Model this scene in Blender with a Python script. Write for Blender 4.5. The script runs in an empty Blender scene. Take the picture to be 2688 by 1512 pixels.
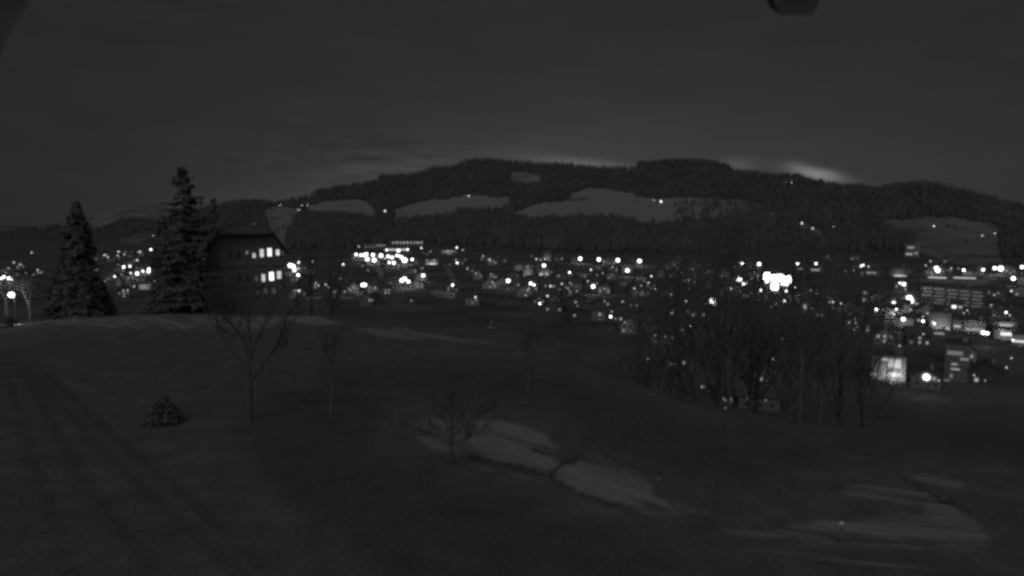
import bpy, math, random
from mathutils import Vector, Matrix, noise as mnoise

R = math.radians
rnd = random.Random(555)
sc = bpy.context.scene
col = sc.collection

# ------------------------------------------------------------------ camera
F, CU, CV = 1919.0, 1344.0, 756.0            # focal length and centre, in pixels of the 2688 x 1512 photograph
PITCH = math.atan((CV - 580.0) / F)          # horizon at row 580
cam_d = bpy.data.cameras.new('camera')
cam_d.sensor_width = 36.0
cam_d.lens = 36.0 * F / 2688.0
cam_d.clip_start = 0.05
cam_d.clip_end = 30000.0
cam_d.dof.use_dof = True
cam_d.dof.focus_distance = 600.0
cam_d.dof.aperture_fstop = cam_d.lens / 4.5  # a 4.5 mm pupil
cam = bpy.data.objects.new('camera', cam_d)
cam.rotation_euler = (math.pi / 2 - PITCH, 0, 0)
col.objects.link(cam)
sc.camera = cam

# ------------------------------------------------------------------ world: overcast dusk, last glow behind the hill
world = bpy.data.worlds.new('World')
sc.world = world
world.use_nodes = True
nt = world.node_tree
nt.nodes.clear()
NN = nt.nodes.new


def wmath(op, a, b=None, c=None, clamp=False):
    n = NN('ShaderNodeMath')
    n.operation = op
    n.use_clamp = clamp
    for i, v in enumerate((a, b, c)):
        if v is None:
            continue
        if isinstance(v, (int, float)):
            n.inputs[i].default_value = v
        else:
            nt.links.new(v, n.inputs[i])
    return n.outputs[0]


SKY_BASE = 0.0185
sky = NN('ShaderNodeTexSky')
sky.sky_type = 'NISHITA'
sky.sun_disc = False
sky.sun_elevation = R(-5.0)
sky.sun_rotation = R(23.0)
bw = NN('ShaderNodeRGBToBW')
nt.links.new(sky.outputs[0], bw.inputs[0])
tc = NN('ShaderNodeTexCoord')
sep = NN('ShaderNodeSeparateXYZ')
nt.links.new(tc.outputs['Generated'], sep.inputs[0])
dx, dy, dz = sep.outputs
el = wmath('MULTIPLY', wmath('ARCSINE', dz), 57.2958)           # elevation, degrees
az = wmath('MULTIPLY', wmath('ARCTAN2', dx, dy), 57.2958)       # azimuth from the view axis, degrees
mp = NN('ShaderNodeMapping')
mp.inputs['Scale'].default_value = (3.0, 3.0, 20.0)
nt.links.new(tc.outputs['Generated'], mp.inputs[0])
nz = NN('ShaderNodeTexNoise')
nz.inputs['Scale'].default_value = 2.2
nz.inputs['Detail'].default_value = 5.0
nt.links.new(mp.outputs[0], nz.inputs['Vector'])
nzc = wmath('SUBTRACT', nz.outputs['Fac'], 0.5)
mp2 = NN('ShaderNodeMapping')
mp2.inputs['Scale'].default_value = (9.0, 9.0, 60.0)
nt.links.new(tc.outputs['Generated'], mp2.inputs[0])
nz2 = NN('ShaderNodeTexNoise')
nz2.inputs['Scale'].default_value = 2.0
nz2.inputs['Detail'].default_value = 4.0
nt.links.new(mp2.outputs[0], nz2.inputs['Vector'])
nzc2 = wmath('SUBTRACT', nz2.outputs['Fac'], 0.5)


def gauss(x, mu, sg):
    d = wmath('DIVIDE', wmath('SUBTRACT', x, mu), sg)
    return wmath('EXPONENT', wmath('MULTIPLY', wmath('MULTIPLY', d, d), -0.5))


el_w = wmath('ADD', el, wmath('MULTIPLY', nzc, 2.2))
elp = wmath('MAXIMUM', el, 0.0)
glow_lo = wmath('EXPONENT', wmath('MULTIPLY', wmath('MAXIMUM', el_w, 0.0), -1 / 5.2))
glow_hi = wmath('EXPONENT', wmath('MULTIPLY', elp, -1 / 14.0))
az_g = gauss(az, 4.0, 19.0)
# a brighter cloud gap, lower edge of the cloud deck rising from left to the summit
edge = wmath('SUBTRACT', wmath('ADD', wmath('MULTIPLY', az, 0.20), 6.3), el_w)
edge_s = wmath('MULTIPLY', wmath('MULTIPLY_ADD', edge, 0.9, 0.5, clamp=True), gauss(az, -8.0, 10.0))
spot_x = wmath('SUBTRACT', az, 22.3)
spot_c = wmath('MULTIPLY_ADD', spot_x, -0.24, 3.32)              # the gap slants down to the right
spot_d = wmath('SUBTRACT', wmath('ADD', el, wmath('MULTIPLY', nzc2, 0.9)), spot_c)
spot = wmath('MULTIPLY', gauss(az, 22.4, 1.2), gauss(spot_d, 0.0, 0.30))
spot2 = wmath('MULTIPLY', gauss(az, 5.4, 2.6), gauss(wmath('SUBTRACT', el, wmath('MULTIPLY_ADD', az, -0.10, 4.95)), 0.0, 0.28))
spot3 = wmath('MULTIPLY', gauss(az, 16.9, 1.0), gauss(el, 4.1, 0.4))
tot = wmath('ADD', SKY_BASE, wmath('MULTIPLY', bw.outputs[0], 0.08))
tot = wmath('ADD', tot, wmath('MULTIPLY', wmath('MULTIPLY', glow_lo, az_g), 0.030))
tot = wmath('ADD', tot, wmath('MULTIPLY', wmath('MULTIPLY', glow_hi, az_g), 0.006))
tot = wmath('ADD', tot, wmath('MULTIPLY', edge_s, 0.011))
tot = wmath('ADD', tot, wmath('MULTIPLY', wmath('MULTIPLY', nzc2, gauss(az, -11.0, 6.0)), wmath('MULTIPLY', gauss(el, 4.4, 1.6), 0.055)))
tot = wmath('ADD', tot, wmath('MULTIPLY', nzc, 0.009))
tot = wmath('ADD', tot, wmath('MULTIPLY', spot, 0.16))
tot = wmath('ADD', tot, wmath('MULTIPLY', spot2, 0.055))
tot = wmath('ADD', tot, wmath('MULTIPLY', spot3, 0.035))
cmb = NN('ShaderNodeCombineColor')
for i in range(3):
    nt.links.new(tot, cmb.inputs[i])
bg = NN('ShaderNodeBackground')
nt.links.new(cmb.outputs[0], bg.inputs['Color'])
bg.inputs['Strength'].default_value = 1.0
wo = NN('ShaderNodeOutputWorld')
nt.links.new(bg.outputs[0], wo.inputs[0])

# very soft fill added behind the camera to lift ground and front faces
sun_d = bpy.data.lights.new('fill_sun', 'SUN')
sun_d.energy = 0.55
sun_d.angle = R(70)
sun_d.color = (1, 1, 1)
sun = bpy.data.objects.new('fill_sun', sun_d)
sun.rotation_euler = (R(55), 0, R(-12))
col.objects.link(sun)

sc.view_settings.view_transform = 'Standard'
sc.view_settings.look = 'None'
sc.view_settings.exposure = 0.0
sc.view_settings.gamma = 1.0
sc.view_settings.use_curve_mapping = False
sc.cycles.pixel_filter_type = 'BLACKMAN_HARRIS'
sc.cycles.filter_width = 3.3                 # the soft lens of the webcam
sc.cycles.max_bounces = 3
sc.cycles.diffuse_bounces = 1
sc.cycles.glossy_bounces = 1
sc.cycles.sample_clamp_indirect = 0.3
sc.cycles.sample_clamp_direct = 8.0
sc.cycles.use_denoising = False


# ------------------------------------------------------------------ geometry of view rays (used to read places off the photograph)
CP, SP = math.cos(PITCH), math.sin(PITCH)


def ray(u, v):
    a, b = (u - CU) / F, (CV - v) / F
    return Vector((a, CP + b * SP, -SP + b * CP))


def at_y(u, v, y):
    d = ray(u, v)
    return d * (y / d.y)


def on_z(u, v, z):
    d = ray(u, v)
    return d * (z / d.z)


def proj(p):
    f = p.y * CP - p.z * SP
    up = p.y * SP + p.z * CP
    return CU + F * p.x / f, CV - F * up / f


def interp(pts, x):
    if x <= pts[0][0]:
        return pts[0][1]
    for (x0, y0), (x1, y1) in zip(pts, pts[1:]):
        if x <= x1:
            t = (x - x0) / (x1 - x0)
            return y0 + (y1 - y0) * t
    return pts[-1][1]


def inpoly(u, v, poly):
    c = False
    j = len(poly) - 1
    for i in range(len(poly)):
        (x0, y0), (x1, y1) = poly[i], poly[j]
        if (y0 > v) != (y1 > v) and u < (x1 - x0) * (v - y0) / (y1 - y0) + x0:
            c = not c
        j = i
    return c


# ------------------------------------------------------------------ materials (the webcam is monochrome at night: all greys)
MATS = {}


def mat(name, a0, a1=None, scale=1.0, rough=0.9, detail=4.0):
    if name in MATS:
        return MATS[name]
    m = bpy.data.materials.new(name)
    m.use_nodes = True
    t = m.node_tree
    b = t.nodes['Principled BSDF']
    b.inputs['Roughness'].default_value = rough
    b.inputs['Specular IOR Level'].default_value = 0.15
    if a1 is None:
        a1 = a0
    c = t.nodes.new('ShaderNodeTexCoord')
    n = t.nodes.new('ShaderNodeTexNoise')
    n.inputs['Scale'].default_value = scale
    n.inputs['Detail'].default_value = detail
    t.links.new(c.outputs['Object'], n.inputs['Vector'])
    r = t.nodes.new('ShaderNodeValToRGB')
    r.color_ramp.elements[0].position = 0.35
    r.color_ramp.elements[1].position = 0.65
    r.color_ramp.elements[0].color = (a0, a0, a0, 1)
    r.color_ramp.elements[1].color = (a1, a1, a1, 1)
    t.links.new(n.outputs['Fac'], r.inputs['Fac'])
    t.links.new(r.outputs['Color'], b.inputs['Base Color'])
    MATS[name] = m
    return m


def glow(L, sample=False):
    """lamp glass or lit window of radiance L (rounded to steps so that alike lamps share a material)"""
    q = round(math.log(max(L, 0.02)) * 4) / 4
    name = ('lamp_%+.2f' if sample else 'lit_%+.2f') % q
    if name in MATS:
        return MATS[name]
    m = bpy.data.materials.new(name)
    m.use_nodes = True
    t = m.node_tree
    b = t.nodes['Principled BSDF']
    b.inputs['Base Color'].default_value = (0.6, 0.6, 0.6, 1)
    b.inputs['Emission Color'].default_value = (1, 1, 1, 1)
    b.inputs['Emission Strength'].default_value = math.exp(q)
    m.cycles.emission_sampling = 'FRONT' if sample else 'NONE'
    MATS[name] = m
    return m


def halo_mat(L):  # see-through glowing shell, added to imitate the lens halo of a lamp
    name = 'halo_shell_%.2f' % L
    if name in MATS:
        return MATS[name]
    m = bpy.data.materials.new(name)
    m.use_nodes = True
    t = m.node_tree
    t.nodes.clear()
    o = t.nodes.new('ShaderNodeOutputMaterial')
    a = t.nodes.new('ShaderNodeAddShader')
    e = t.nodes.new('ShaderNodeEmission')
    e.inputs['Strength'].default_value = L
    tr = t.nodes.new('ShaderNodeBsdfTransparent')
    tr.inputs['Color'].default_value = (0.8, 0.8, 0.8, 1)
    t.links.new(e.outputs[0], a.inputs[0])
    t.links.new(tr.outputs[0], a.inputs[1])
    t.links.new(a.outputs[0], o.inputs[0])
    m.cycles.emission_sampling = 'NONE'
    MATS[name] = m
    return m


def ground_mat(name, lo, hi, scale, streak=(1, 1, 1), rot=(0.0,), hard=2.5, amp=1.0):
    """grass / field cover; 'cover' says how much thin snow or painted lit tone lies there, 'soil' where the turf is worn"""
    m = bpy.data.materials.new(name)
    m.use_nodes = True
    t = m.node_tree
    b = t.nodes['Principled BSDF']
    b.inputs['Roughness'].default_value = 0.95
    b.inputs['Specular IOR Level'].default_value = 0.1
    c = t.nodes.new('ShaderNodeTexCoord')

    def attr(nm):
        a = t.nodes.new('ShaderNodeAttribute')
        a.attribute_name = nm
        return a.outputs['Fac']

    def noise(sc_, det, vec):
        n = t.nodes.new('ShaderNodeTexNoise')
        n.inputs['Scale'].default_value = sc_
        n.inputs['Detail'].default_value = det
        t.links.new(vec, n.inputs['Vector'])
        return n.outputs['Fac']

    def mm(op, x, y, clamp=False):
        k = t.nodes.new('ShaderNodeMath')
        k.operation = op
        k.use_clamp = clamp
        for i, vv in enumerate((x, y)):
            if isinstance(vv, (int, float)):
                k.inputs[i].default_value = vv
            else:
                t.links.new(vv, k.inputs[i])
        return k.outputs[0]
    vecs = []
    for ang in rot:
        k = t.nodes.new('ShaderNodeMapping')
        k.vector_type = 'TEXTURE'
        k.inputs['Rotation'].default_value = (0, 0, ang)
        k.inputs['Scale'].default_value = streak
        t.links.new(c.outputs['Object'], k.inputs[0])
        vecs.append(k.outputs[0])

    class _M:
        outputs = [vecs[0]]
    mp_ = _M
    if len(vecs) == 2:                            # the snow lies in streaks that turn with the slope
        sx = t.nodes.new('ShaderNodeSeparateXYZ')
        t.links.new(c.outputs['Object'], sx.inputs[0])
        side = mm('MULTIPLY', mm('SUBTRACT', sx.outputs[0], 5.5), 0.8, True)
        mx = t.nodes.new('ShaderNodeMix')
        mx.data_type = 'VECTOR'
        t.links.new(side, mx.inputs[0])
        t.links.new(vecs[0], mx.inputs[4])
        t.links.new(vecs[1], mx.inputs[5])
        mp_.outputs = [mx.outputs[1]]
    n1 = noise(scale, 5.0, mp_.outputs[0])
    n2 = noise(scale * 6, 6.0, mp_.outputs[0])
    n3 = noise(scale * 14, 4.0, c.outputs['Object'])
    n4 = noise(scale * 1.3, 3.0, c.outputs['Object'])
    w = mm('ADD', mm('MULTIPLY', mm('SUBTRACT', n1, 0.5), amp), mm('MULTIPLY', mm('SUBTRACT', n2, 0.5), amp * 0.6))
    f = mm('ADD', attr('cover'), w)
    f = mm('ADD', mm('MULTIPLY', mm('SUBTRACT', f, 0.5), hard), 0.5, True)
    f = mm('MULTIPLY', f, mm('MULTIPLY', attr('cover'), 3.5, True))
    # turf: mottled
    g = mm('ADD', 1.0, mm('ADD', mm('MULTIPLY', mm('SUBTRACT', n3, 0.5), 1.0), mm('MULTIPLY', mm('SUBTRACT', n4, 0.5), 0.7)))
    g = mm('MULTIPLY', mm('MULTIPLY', g, lo), mm('SUBTRACT', 1.0, mm('MULTIPLY', attr('soil'), 0.42)))
    hv = mm('MULTIPLY', hi, mm('ADD', 0.85, mm('MULTIPLY', n3, 0.3)))
    mixv = mm('ADD', mm('MULTIPLY', hv, f), mm('MULTIPLY', g, mm('SUBTRACT', 1.0, f)))
    cc = t.nodes.new('ShaderNodeCombineColor')
    for i in range(3):
        t.links.new(mixv, cc.inputs[i])
    t.links.new(cc.outputs[0], b.inputs['Base Color'])
    return m


M_WOOD = mat('old_timber', 0.10, 0.15, 3.0)
M_ROOF = mat('roof_tiles', 0.07, 0.10, 2.5)
M_WALL = mat('plaster', 0.13, 0.20, 0.8)
M_WALLP = mat('pale_plaster', 0.25, 0.35, 0.8)
M_GLASS = mat('dark_glass', 0.04, 0.05, 2.0, 0.25)
M_METAL = mat('galvanised_steel', 0.20, 0.28, 4.0, 0.6)
M_BARK = mat('bark', 0.10, 0.15, 6.0)
M_BARKD = mat('dark_bark', 0.07, 0.10, 6.0)
M_TWIG = mat('twigs', 0.10, 0.16, 6.0)
M_NEEDLE = mat('needles', 0.10, 0.13, 0.9)
M_FOREST = mat('forest_needles', 0.08, 0.12, 0.02)
M_SHRUB = mat("shrub_leaves", 0.115, 0.135, 1.5)
M_STONE = mat('stone', 0.25, 0.4, 2.0)
M_SNOW = mat('snow', 0.6, 0.75, 2.0)


# ------------------------------------------------------------------ mesh helpers
class MB:
    def __init__(s):
        s.v, s.f = [], []

    def box(s, x0, x1, y0, y1, z0, z1):
        i = len(s.v)
        s.v += [(x0, y0, z0), (x1, y0, z0), (x1, y1, z0), (x0, y1, z0), (x0, y0, z1), (x1, y0, z1), (x1, y1, z1), (x0, y1, z1)]
        s.f += [(i, i + 3, i + 2, i + 1), (i + 4, i + 5, i + 6, i + 7), (i, i + 1, i + 5, i + 4),
                (i + 1, i + 2, i + 6, i + 5), (i + 2, i + 3, i + 7, i + 6), (i + 3, i, i + 4, i + 7)]
        return s

    def tube(s, pts, rad, n=5, cap=True):
        base = len(s.v)
        k = len(pts)
        for i, p in enumerate(pts):
            p = Vector(p)
            d = Vector(pts[min(i + 1, k - 1)]) - Vector(pts[max(i - 1, 0)])
            if d.length < 1e-9:
                d = Vector((0, 0, 1))
            d.normalize()
            a = d.cross(Vector((0.31, 0.95, 0.05)))
            if a.length < 1e-3:
                a = d.cross(Vector((1, 0, 0)))
            a.normalize()
            b = d.cross(a)
            for j in range(n):
                t = 2 * math.pi * j / n
                s.v.append(tuple(p + (a * math.cos(t) + b * math.sin(t)) * rad[i]))
        for i in range(k - 1):
            for j in range(n):
                a0, a1 = base + i * n + j, base + i * n + (j + 1) % n
                s.f.append((a0, a1, a1 + n, a0 + n))
        if cap:
            s.f.append(tuple(base + j for j in range(n))[::-1])
            s.f.append(tuple(base + (k - 1) * n + j for j in range(n)))
        return s

    def ball(s, c, rx, ry, rz, nu=8, nv=5):
        base = len(s.v)
        for i in range(nv + 1):
            ph = math.pi * i / nv
            for j in range(nu):
                th = 2 * math.pi * j / nu
                s.v.append((c[0] + rx * math.sin(ph) * math.cos(th), c[1] + ry * math.sin(ph) * math.sin(th), c[2] + rz * math.cos(ph)))
        for i in range(nv):
            for j in range(nu):
                a, b = base + i * nu + j, base + i * nu + (j + 1) % nu
                s.f.append((a, a + nu, b + nu, b))
        return s

    def mesh(s, name, m, smooth=False):
        me = bpy.data.meshes.new(name)
        me.from_pydata(s.v, [], s.f)
        me.materials.append(m)
        if smooth:
            me.polygons.foreach_set('use_smooth', [True] * len(me.polygons))
        me.update()
        return me

    def build(s, name, m, parent=None, loc=(0, 0, 0), rz=0.0, smooth=False):
        return link(name, s.mesh(name, m, smooth), parent, loc, rz)


def link(name, me, parent=None, loc=(0, 0, 0), rz=0.0):
    o = bpy.data.objects.new(name, me)
    o.location = loc
    o.rotation_euler = (0, 0, rz)
    if parent:
        o.parent = parent
    col.objects.link(o)
    return o


def thing(name, label, cat, loc=(0, 0, 0), rz=0.0, group=None):
    o = bpy.data.objects.new(name, None)
    o.empty_display_size = 0.3
    o.location = loc
    o.rotation_euler = (0, 0, rz)
    o['label'] = label
    o['category'] = cat
    if group:
        o['group'] = group
    col.objects.link(o)
    return o


def structure(o, kind='structure', label=None):
    o['kind'] = kind
    if label:
        o['label'] = label
    return o


def copy_tree(o, loc, rz, label, scale=None):
    c = o.copy()
    c.location = loc
    c.rotation_euler = (0, 0, rz)
    c['label'] = label
    if scale:
        c.scale = scale
    col.objects.link(c)
    for ch in [k for k in ALLKIDS.get(o.name, [])]:
        d = ch.copy()
        d.parent = c
        col.objects.link(d)
    return c


ALLKIDS = {}


def kids(o, *ch):
    ALLKIDS[o.name] = list(ch)


# ------------------------------------------------------------------ near terrain: meadow on the terrace, its brow, the slope to the valley
VALLEY = -60.0
BROW = [(-90, 92), (-58, 88), (-40, 80), (-20, 75), (0, 66), (3, 60), (7, 46), (11, 38), (16, 34), (24, 31), (60, 30)]


def zt(x, y):
    z = -10.0 - 0.004 * max(0.0, y - 20) - 0.05 * max(0.0, x - 4)
    if x < -38:
        z -= 0.10 * min(-38 - x, 22) * min(1.0, max(0.0, (y - 40) / 40.0))
    yb = interp(BROW, x)
    t = y - yb
    if t > 0:
        w = 14.0
        s = 0.46
        drop = s * t * t / (2 * w) if t < w else s * (t - w / 2)
        z -= drop
        lim = VALLEY
        if z < lim + 6:                       # round the foot of the slope
            k = lim + 6 - z
            z = lim + 6 - 6.6 * (1 - math.exp(-k / 6.6))
    z += 0.25 * (mnoise.noise((x * 0.07, y * 0.07, 3.1))) + 0.06 * mnoise.noise((x * 0.4, y * 0.4, 1.7))
    return z


def hit(u, v):
    """where a view ray meets the near terrain"""
    d = ray(u, v)
    d = d / d.y
    y = 6.0
    while y < 400:
        p = d * y
        if p.z < zt(p.x, p.y):
            return Vector((p.x, p.y, zt(p.x, p.y)))
        y += 0.25
    return d * y


# thin snow patches and lit brow strips on the meadow, outlined where they lie in the photograph
PATCHES = [
    ([(1255, 1090), (1345, 1094), (1437, 1126), (1440, 1156), (1500, 1194), (1452, 1238), (1422, 1242), (1363, 1228), (1290, 1210), (1245, 1194), (1222, 1158), (1236, 1120)], 0.80),
    ([(1085, 1105), (1145, 1090), (1240, 1098), (1240, 1190), (1190, 1200), (1120, 1180), (1070, 1140)], 0.46),
    ([(1245, 1215), (1330, 1236), (1422, 1250), (1440, 1266), (1360, 1262), (1280, 1240)], 0.52),
    ([(1500, 1198), (1585, 1202), (1660, 1224), (1725, 1260), (1718, 1305), (1695, 1334), (1636, 1327), (1562, 1305), (1490, 1283), (1456, 1254)], 0.74),
    ([(1590, 1198), (1690, 1222), (1790, 1262), (1770, 1270), (1680, 1244)], 0.62),
    ([(1490, 1300), (1570, 1330), (1660, 1350), (1600, 1360), (1520, 1335)], 0.48),
    ([(1735, 1322), (1800, 1338), (1890, 1352), (1870, 1358), (1760, 1346)], 0.58),
    ([(1650, 1330), (1760, 1345), (1860, 1372), (1700, 1360)], 0.44),
    ([(2060, 1372), (2200, 1362), (2330, 1352), (2420, 1340), (2440, 1305), (2480, 1300), (2570, 1365), (2610, 1420), (2540, 1434), (2300, 1426), (2080, 1418), (1960, 1402)], 0.72),
    ([(1880, 1390), (2060, 1376), (2060, 1424), (1930, 1412)], 0.48),
    ([(2220, 1272), (2280, 1252), (2380, 1256), (2440, 1290), (2480, 1310), (2440, 1330), (2300, 1318), (2200, 1300)], 0.50),
    ([(2370, 1244), (2440, 1238), (2520, 1262), (2550, 1290), (2480, 1286), (2420, 1268)], 0.60),
    ([(2115, 1338), (2200, 1334), (2210, 1344), (2130, 1348)], 0.5),
    ([(1880, 1436), (1990, 1444), (2090, 1452), (2180, 1462), (2050, 1462), (1930, 1450)], 0.62),
    ([(2150, 1462), (2300, 1470), (2420, 1476), (2540, 1500), (2300, 1500), (2140, 1488)], 0.46),
    ([(1415, 1205), (1470, 1190), (1540, 1205), (1520, 1250), (1470, 1262), (1430, 1248)], 0.60),
    ([(1690, 1290), (1780, 1318), (1860, 1345), (1760, 1340), (1700, 1325)], 0.62),
    ([(2420, 1400), (2560, 1392), (2640, 1440), (2560, 1452), (2430, 1440)], 0.66),
    ([(2080, 1405), (2450, 1420), (2540, 1446), (2300, 1450), (2120, 1438)], 0.55),
    ([(2200, 1196), (2260, 1184), (2330, 1176), (2320, 1190), (2230, 1204)], 0.42),
    ([(770, 812), (800, 815), (860, 838), (905, 852), (850, 858), (790, 848), (740, 842)], 1.0),  # brow strips from here: snow with its lit tone put in as cover
    ([(600, 824), (690, 818), (770, 822), (740, 856), (640, 870), (560, 862)], 0.62),
    ([(90, 832), (300, 826), (520, 822), (600, 826), (560, 868), (300, 866), (120, 852)], 0.60),
    ([(900, 852), (1050, 862), (1200, 880), (1330, 894), (1250, 906), (1080, 896), (940, 876)], 0.62),
]
SOFT = 20.0
# rough dark winter grass across the middle of the meadow
ROUGH = [(850, 930), (1400, 915), (1900, 1100), (2760, 1150), (2760, 1240), (2380, 1225), (1900, 1300), (1540, 1180), (1440, 1100), (1240, 1070), (1040, 1060),
         (1000, 1180), (1230, 1240), (1450, 1310), (1700, 1390), (1850, 1480), (1700, 1560), (1000, 1560), (700, 1320), (560, 1120)]
# wheel ruts across the lower left of the meadow: lines given in the photograph, marked on the ground
RUTS = [[(10, 930), (40, 1060), (85, 1200), (150, 1400), (190, 1512)], [(40, 930), (140, 1120), (210, 1240), (330, 1400), (420, 1512)],
        [(60, 950), (200, 1110), (380, 1290), (560, 1440), (640, 1512)], [(120, 980), (330, 1170), (520, 1330), (690, 1480)]]
DARK = [[(1240, 1205), (1320, 1222), (1400, 1240), (1445, 1250)], [(1405, 1185), (1480, 1205), (1500, 1212)], [(1440, 1250), (1530, 1300), (1620, 1330)],
        [(1590, 1200), (1680, 1228), (1740, 1250)], [(2380, 1262), (2450, 1300), (2540, 1340)]]


def seg_d(u, v, line):
    best = 1e9
    for (x0, y0), (x1, y1) in zip(line, line[1:]):
        ax, ay = x1 - x0, y1 - y0
        t = max(0, min(1, ((u - x0) * ax + (v - y0) * ay) / (ax * ax + ay * ay)))
        best = min(best, math.hypot(u - x0 - t * ax, v - y0 - t * ay))
    return best


def make_meadow():
    xs, x = [], -130.0
    while x <= 150:
        xs.append(x)
        x += 0.3 if -32 < x < 26 else (0.8 if -75 < x < 45 else 2.5)
    ys, y = [], -12.0
    while y <= 262:
        ys.append(y)
        y += 0.35 if 14 < y < 50 else (0.8 if y < 110 else 2.5)
    vs, fs, cov, soil = [], [], [], []
    nx = len(xs)
    for y in ys:
        for x in xs:
            z = zt(x, y)
            if y > 255:
                z = VALLEY - 0.6
            c = 0.0
            so = 0.0
            if y > 8 and y < 110:
                u, v = proj(Vector((x, y, z)))
                if -60 < u < 2760 and 780 < v < 1560:
                    wob = 14 * mnoise.noise((x * 0.35, y * 0.35, 9.0))
                    for poly, val in PATCHES:
                        if inpoly(u + wob, v + wob * 0.7, poly):
                            ed = seg_d(u + wob, v + wob * 0.7, poly + poly[:1])
                            c = max(c, val * 0.86 * (0.5 + 0.5 * min(1.0, ed / (SOFT if poly[0][1] > 900 else 9.0))))
                    if v > 900 and inpoly(u + 2 * wob, v + wob, ROUGH):
                        so = 0.5 * min(1.0, seg_d(u + 2 * wob, v + wob, ROUGH + ROUGH[:1]) / 70.0)
                    if u < 760 and v > 900:
                        for ln in RUTS:
                            dd = seg_d(u + 0.6 * wob, v, ln)
                            if dd < 12:
                                so = max(so, 1 - dd / 12)
                                z -= 0.02 * (1 - dd / 12)
                    for ln in DARK:
                        if seg_d(u + 0.4 * wob, v, ln) < 6:
                            so = max(so, 0.7)
                            c *= 0.3
            vs.append((x, y, z))
            cov.append(c)
            soil.append(so)
    for j in range(len(ys) - 1):
        for i in range(nx - 1):
            a = j * nx + i
            fs.append((a, a + 1, a + nx + 1, a + nx))
    me = bpy.data.meshes.new('meadow')
    me.from_pydata(vs, [], fs)
    at = me.attributes.new('cover', 'FLOAT', 'POINT')
    at.data.foreach_set('value', cov)
    at = me.attributes.new('soil', 'FLOAT', 'POINT')
    at.data.foreach_set('value', soil)
    me.materials.append(ground_mat('meadow_grass', 0.118, 0.265, 0.55, (5.0, 0.42, 1.0), (R(-46), R(-7)), 1.6, 2.0))
    me.polygons.foreach_set('use_smooth', [True] * len(me.polygons))
    structure(link('meadow', me))


make_meadow()

# ------------------------------------------------------------------ valley floor, one sheet reaching under the hills
vb = MB()
vb.v = [(-9000, 175, VALLEY), (9000, 175, VALLEY), (9000, 9000, VALLEY), (-9000, 9000, VALLEY)]
vb.f = [(0, 1, 2, 3)]
structure(vb.build('valley_floor', mat('valley_fields', 0.07, 0.13, 0.02)))

# ------------------------------------------------------------------ hills
FOOT = [(-700, 650), (0, 642), (250, 640), (700, 655), (860, 650), (1100, 646), (1300, 655), (1500, 668), (2000, 668), (2300, 682), (2688, 692), (3400, 692)]
SKYL = [(-700, 612), (0, 606), (90, 592), (172, 586), (265, 595), (312, 571), (344, 567), (412, 575), (470, 560), (549, 540), (610, 523), (678, 522), (723, 527),
        (777, 516), (816, 509), (831, 496), (866, 489), (927, 480), (978, 471), (997, 457), (1079, 452), (1108, 446), (1133, 436), (1198, 430),
        (1212, 418), (1259, 412), (1330, 418), (1395, 425), (1474, 427), (1578, 437), (1665, 437), (1679, 423), (1762, 414), (1859, 418),
        (1905, 428), (1923, 443), (2031, 455), (2088, 455), (2131, 470), (2178, 477), (2209, 484), (2259, 484), (2295, 491), (2324, 484),
        (2421, 475), (2474, 484), (2546, 502), (2618, 523), (2686, 538), (3400, 560)]
FIELDS = [
    ([(690, 549), (740, 540), (782, 549), (775, 562), (762, 600), (752, 655), (744, 655), (723, 612), (705, 597)], 0.72),
    ([(805, 540), (855, 530), (940, 524), (965, 532), (983, 548), (978, 568), (930, 560), (880, 556), (810, 553)], 0.85),
    ([(1033, 551), (1101, 531), (1173, 522), (1216, 511), (1259, 513), (1341, 520), (1338, 538), (1316, 548), (1223, 546), (1198, 548), (1180, 562), (1101, 566), (1036, 573)], 0.85),
    ([(1334, 461), (1355, 454), (1380, 451), (1405, 455), (1418, 463), (1412, 478), (1370, 477), (1345, 476)], 0.62),
    ([(1348, 560), (1395, 540), (1440, 530), (1500, 527), (1500, 513), (1518, 502), (1554, 489), (1590, 495), (1643, 506), (1687, 516), (1715, 522),
      (1751, 518), (1823, 519), (1931, 522), (1966, 527), (2020, 549), (2060, 564), (2050, 575), (1950, 572), (1830, 576), (1773, 582), (1730, 590), (1679, 582),
      (1625, 570), (1575, 566), (1500, 568), (1450, 570), (1400, 574)], 0.85),
    ([(2324, 577), (2403, 574), (2439, 568), (2492, 572), (2546, 579), (2600, 588), (2625, 595), (2618, 631), (2635, 690), (2582, 695), (2510, 695),
      (2457, 680), (2413, 660), (2403, 632), (2406, 612), (2331, 600)], 0.55),
    ([(265, 655), (300, 640), (350, 618), (412, 596), (425, 606), (380, 632), (340, 655)], 0.40),
    ([(2090, 584), (2110, 586), (2140, 600), (2172, 620), (2165, 624), (2130, 606), (2100, 594)], 0.9),  # lamp-lit hill road, its light painted in as pale cover
]
HEDGES = [[(1500, 527), (1545, 524)], [(700, 578), (745, 574)], [(722, 602), (748, 598)], [(2500, 648), (2600, 622)], [(2470, 590), (2510, 600)]]


def infield(u, v):
    best = 0.0
    u += 9 * mnoise.noise((u * 0.035, v * 0.05, 1.0))
    v += 4 * mnoise.noise((u * 0.05, v * 0.06, 7.0))
    for poly, val in FIELDS:
        if inpoly(u, v, poly):
            best = max(best, val * (1 - 0.5 * min(1.0, max(0.0, (u - 1740) / 260.0))) if u < 2100 else val)
    return best


TREE_PX = 10.5


def hill_r(u, t):
    vf = interp(FOOT, u)
    r0 = on_z(u, vf, VALLEY)
    r0 = math.hypot(r0.x, r0.y)
    return r0 - 60 + (1250.0) * t ** 0.85


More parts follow.
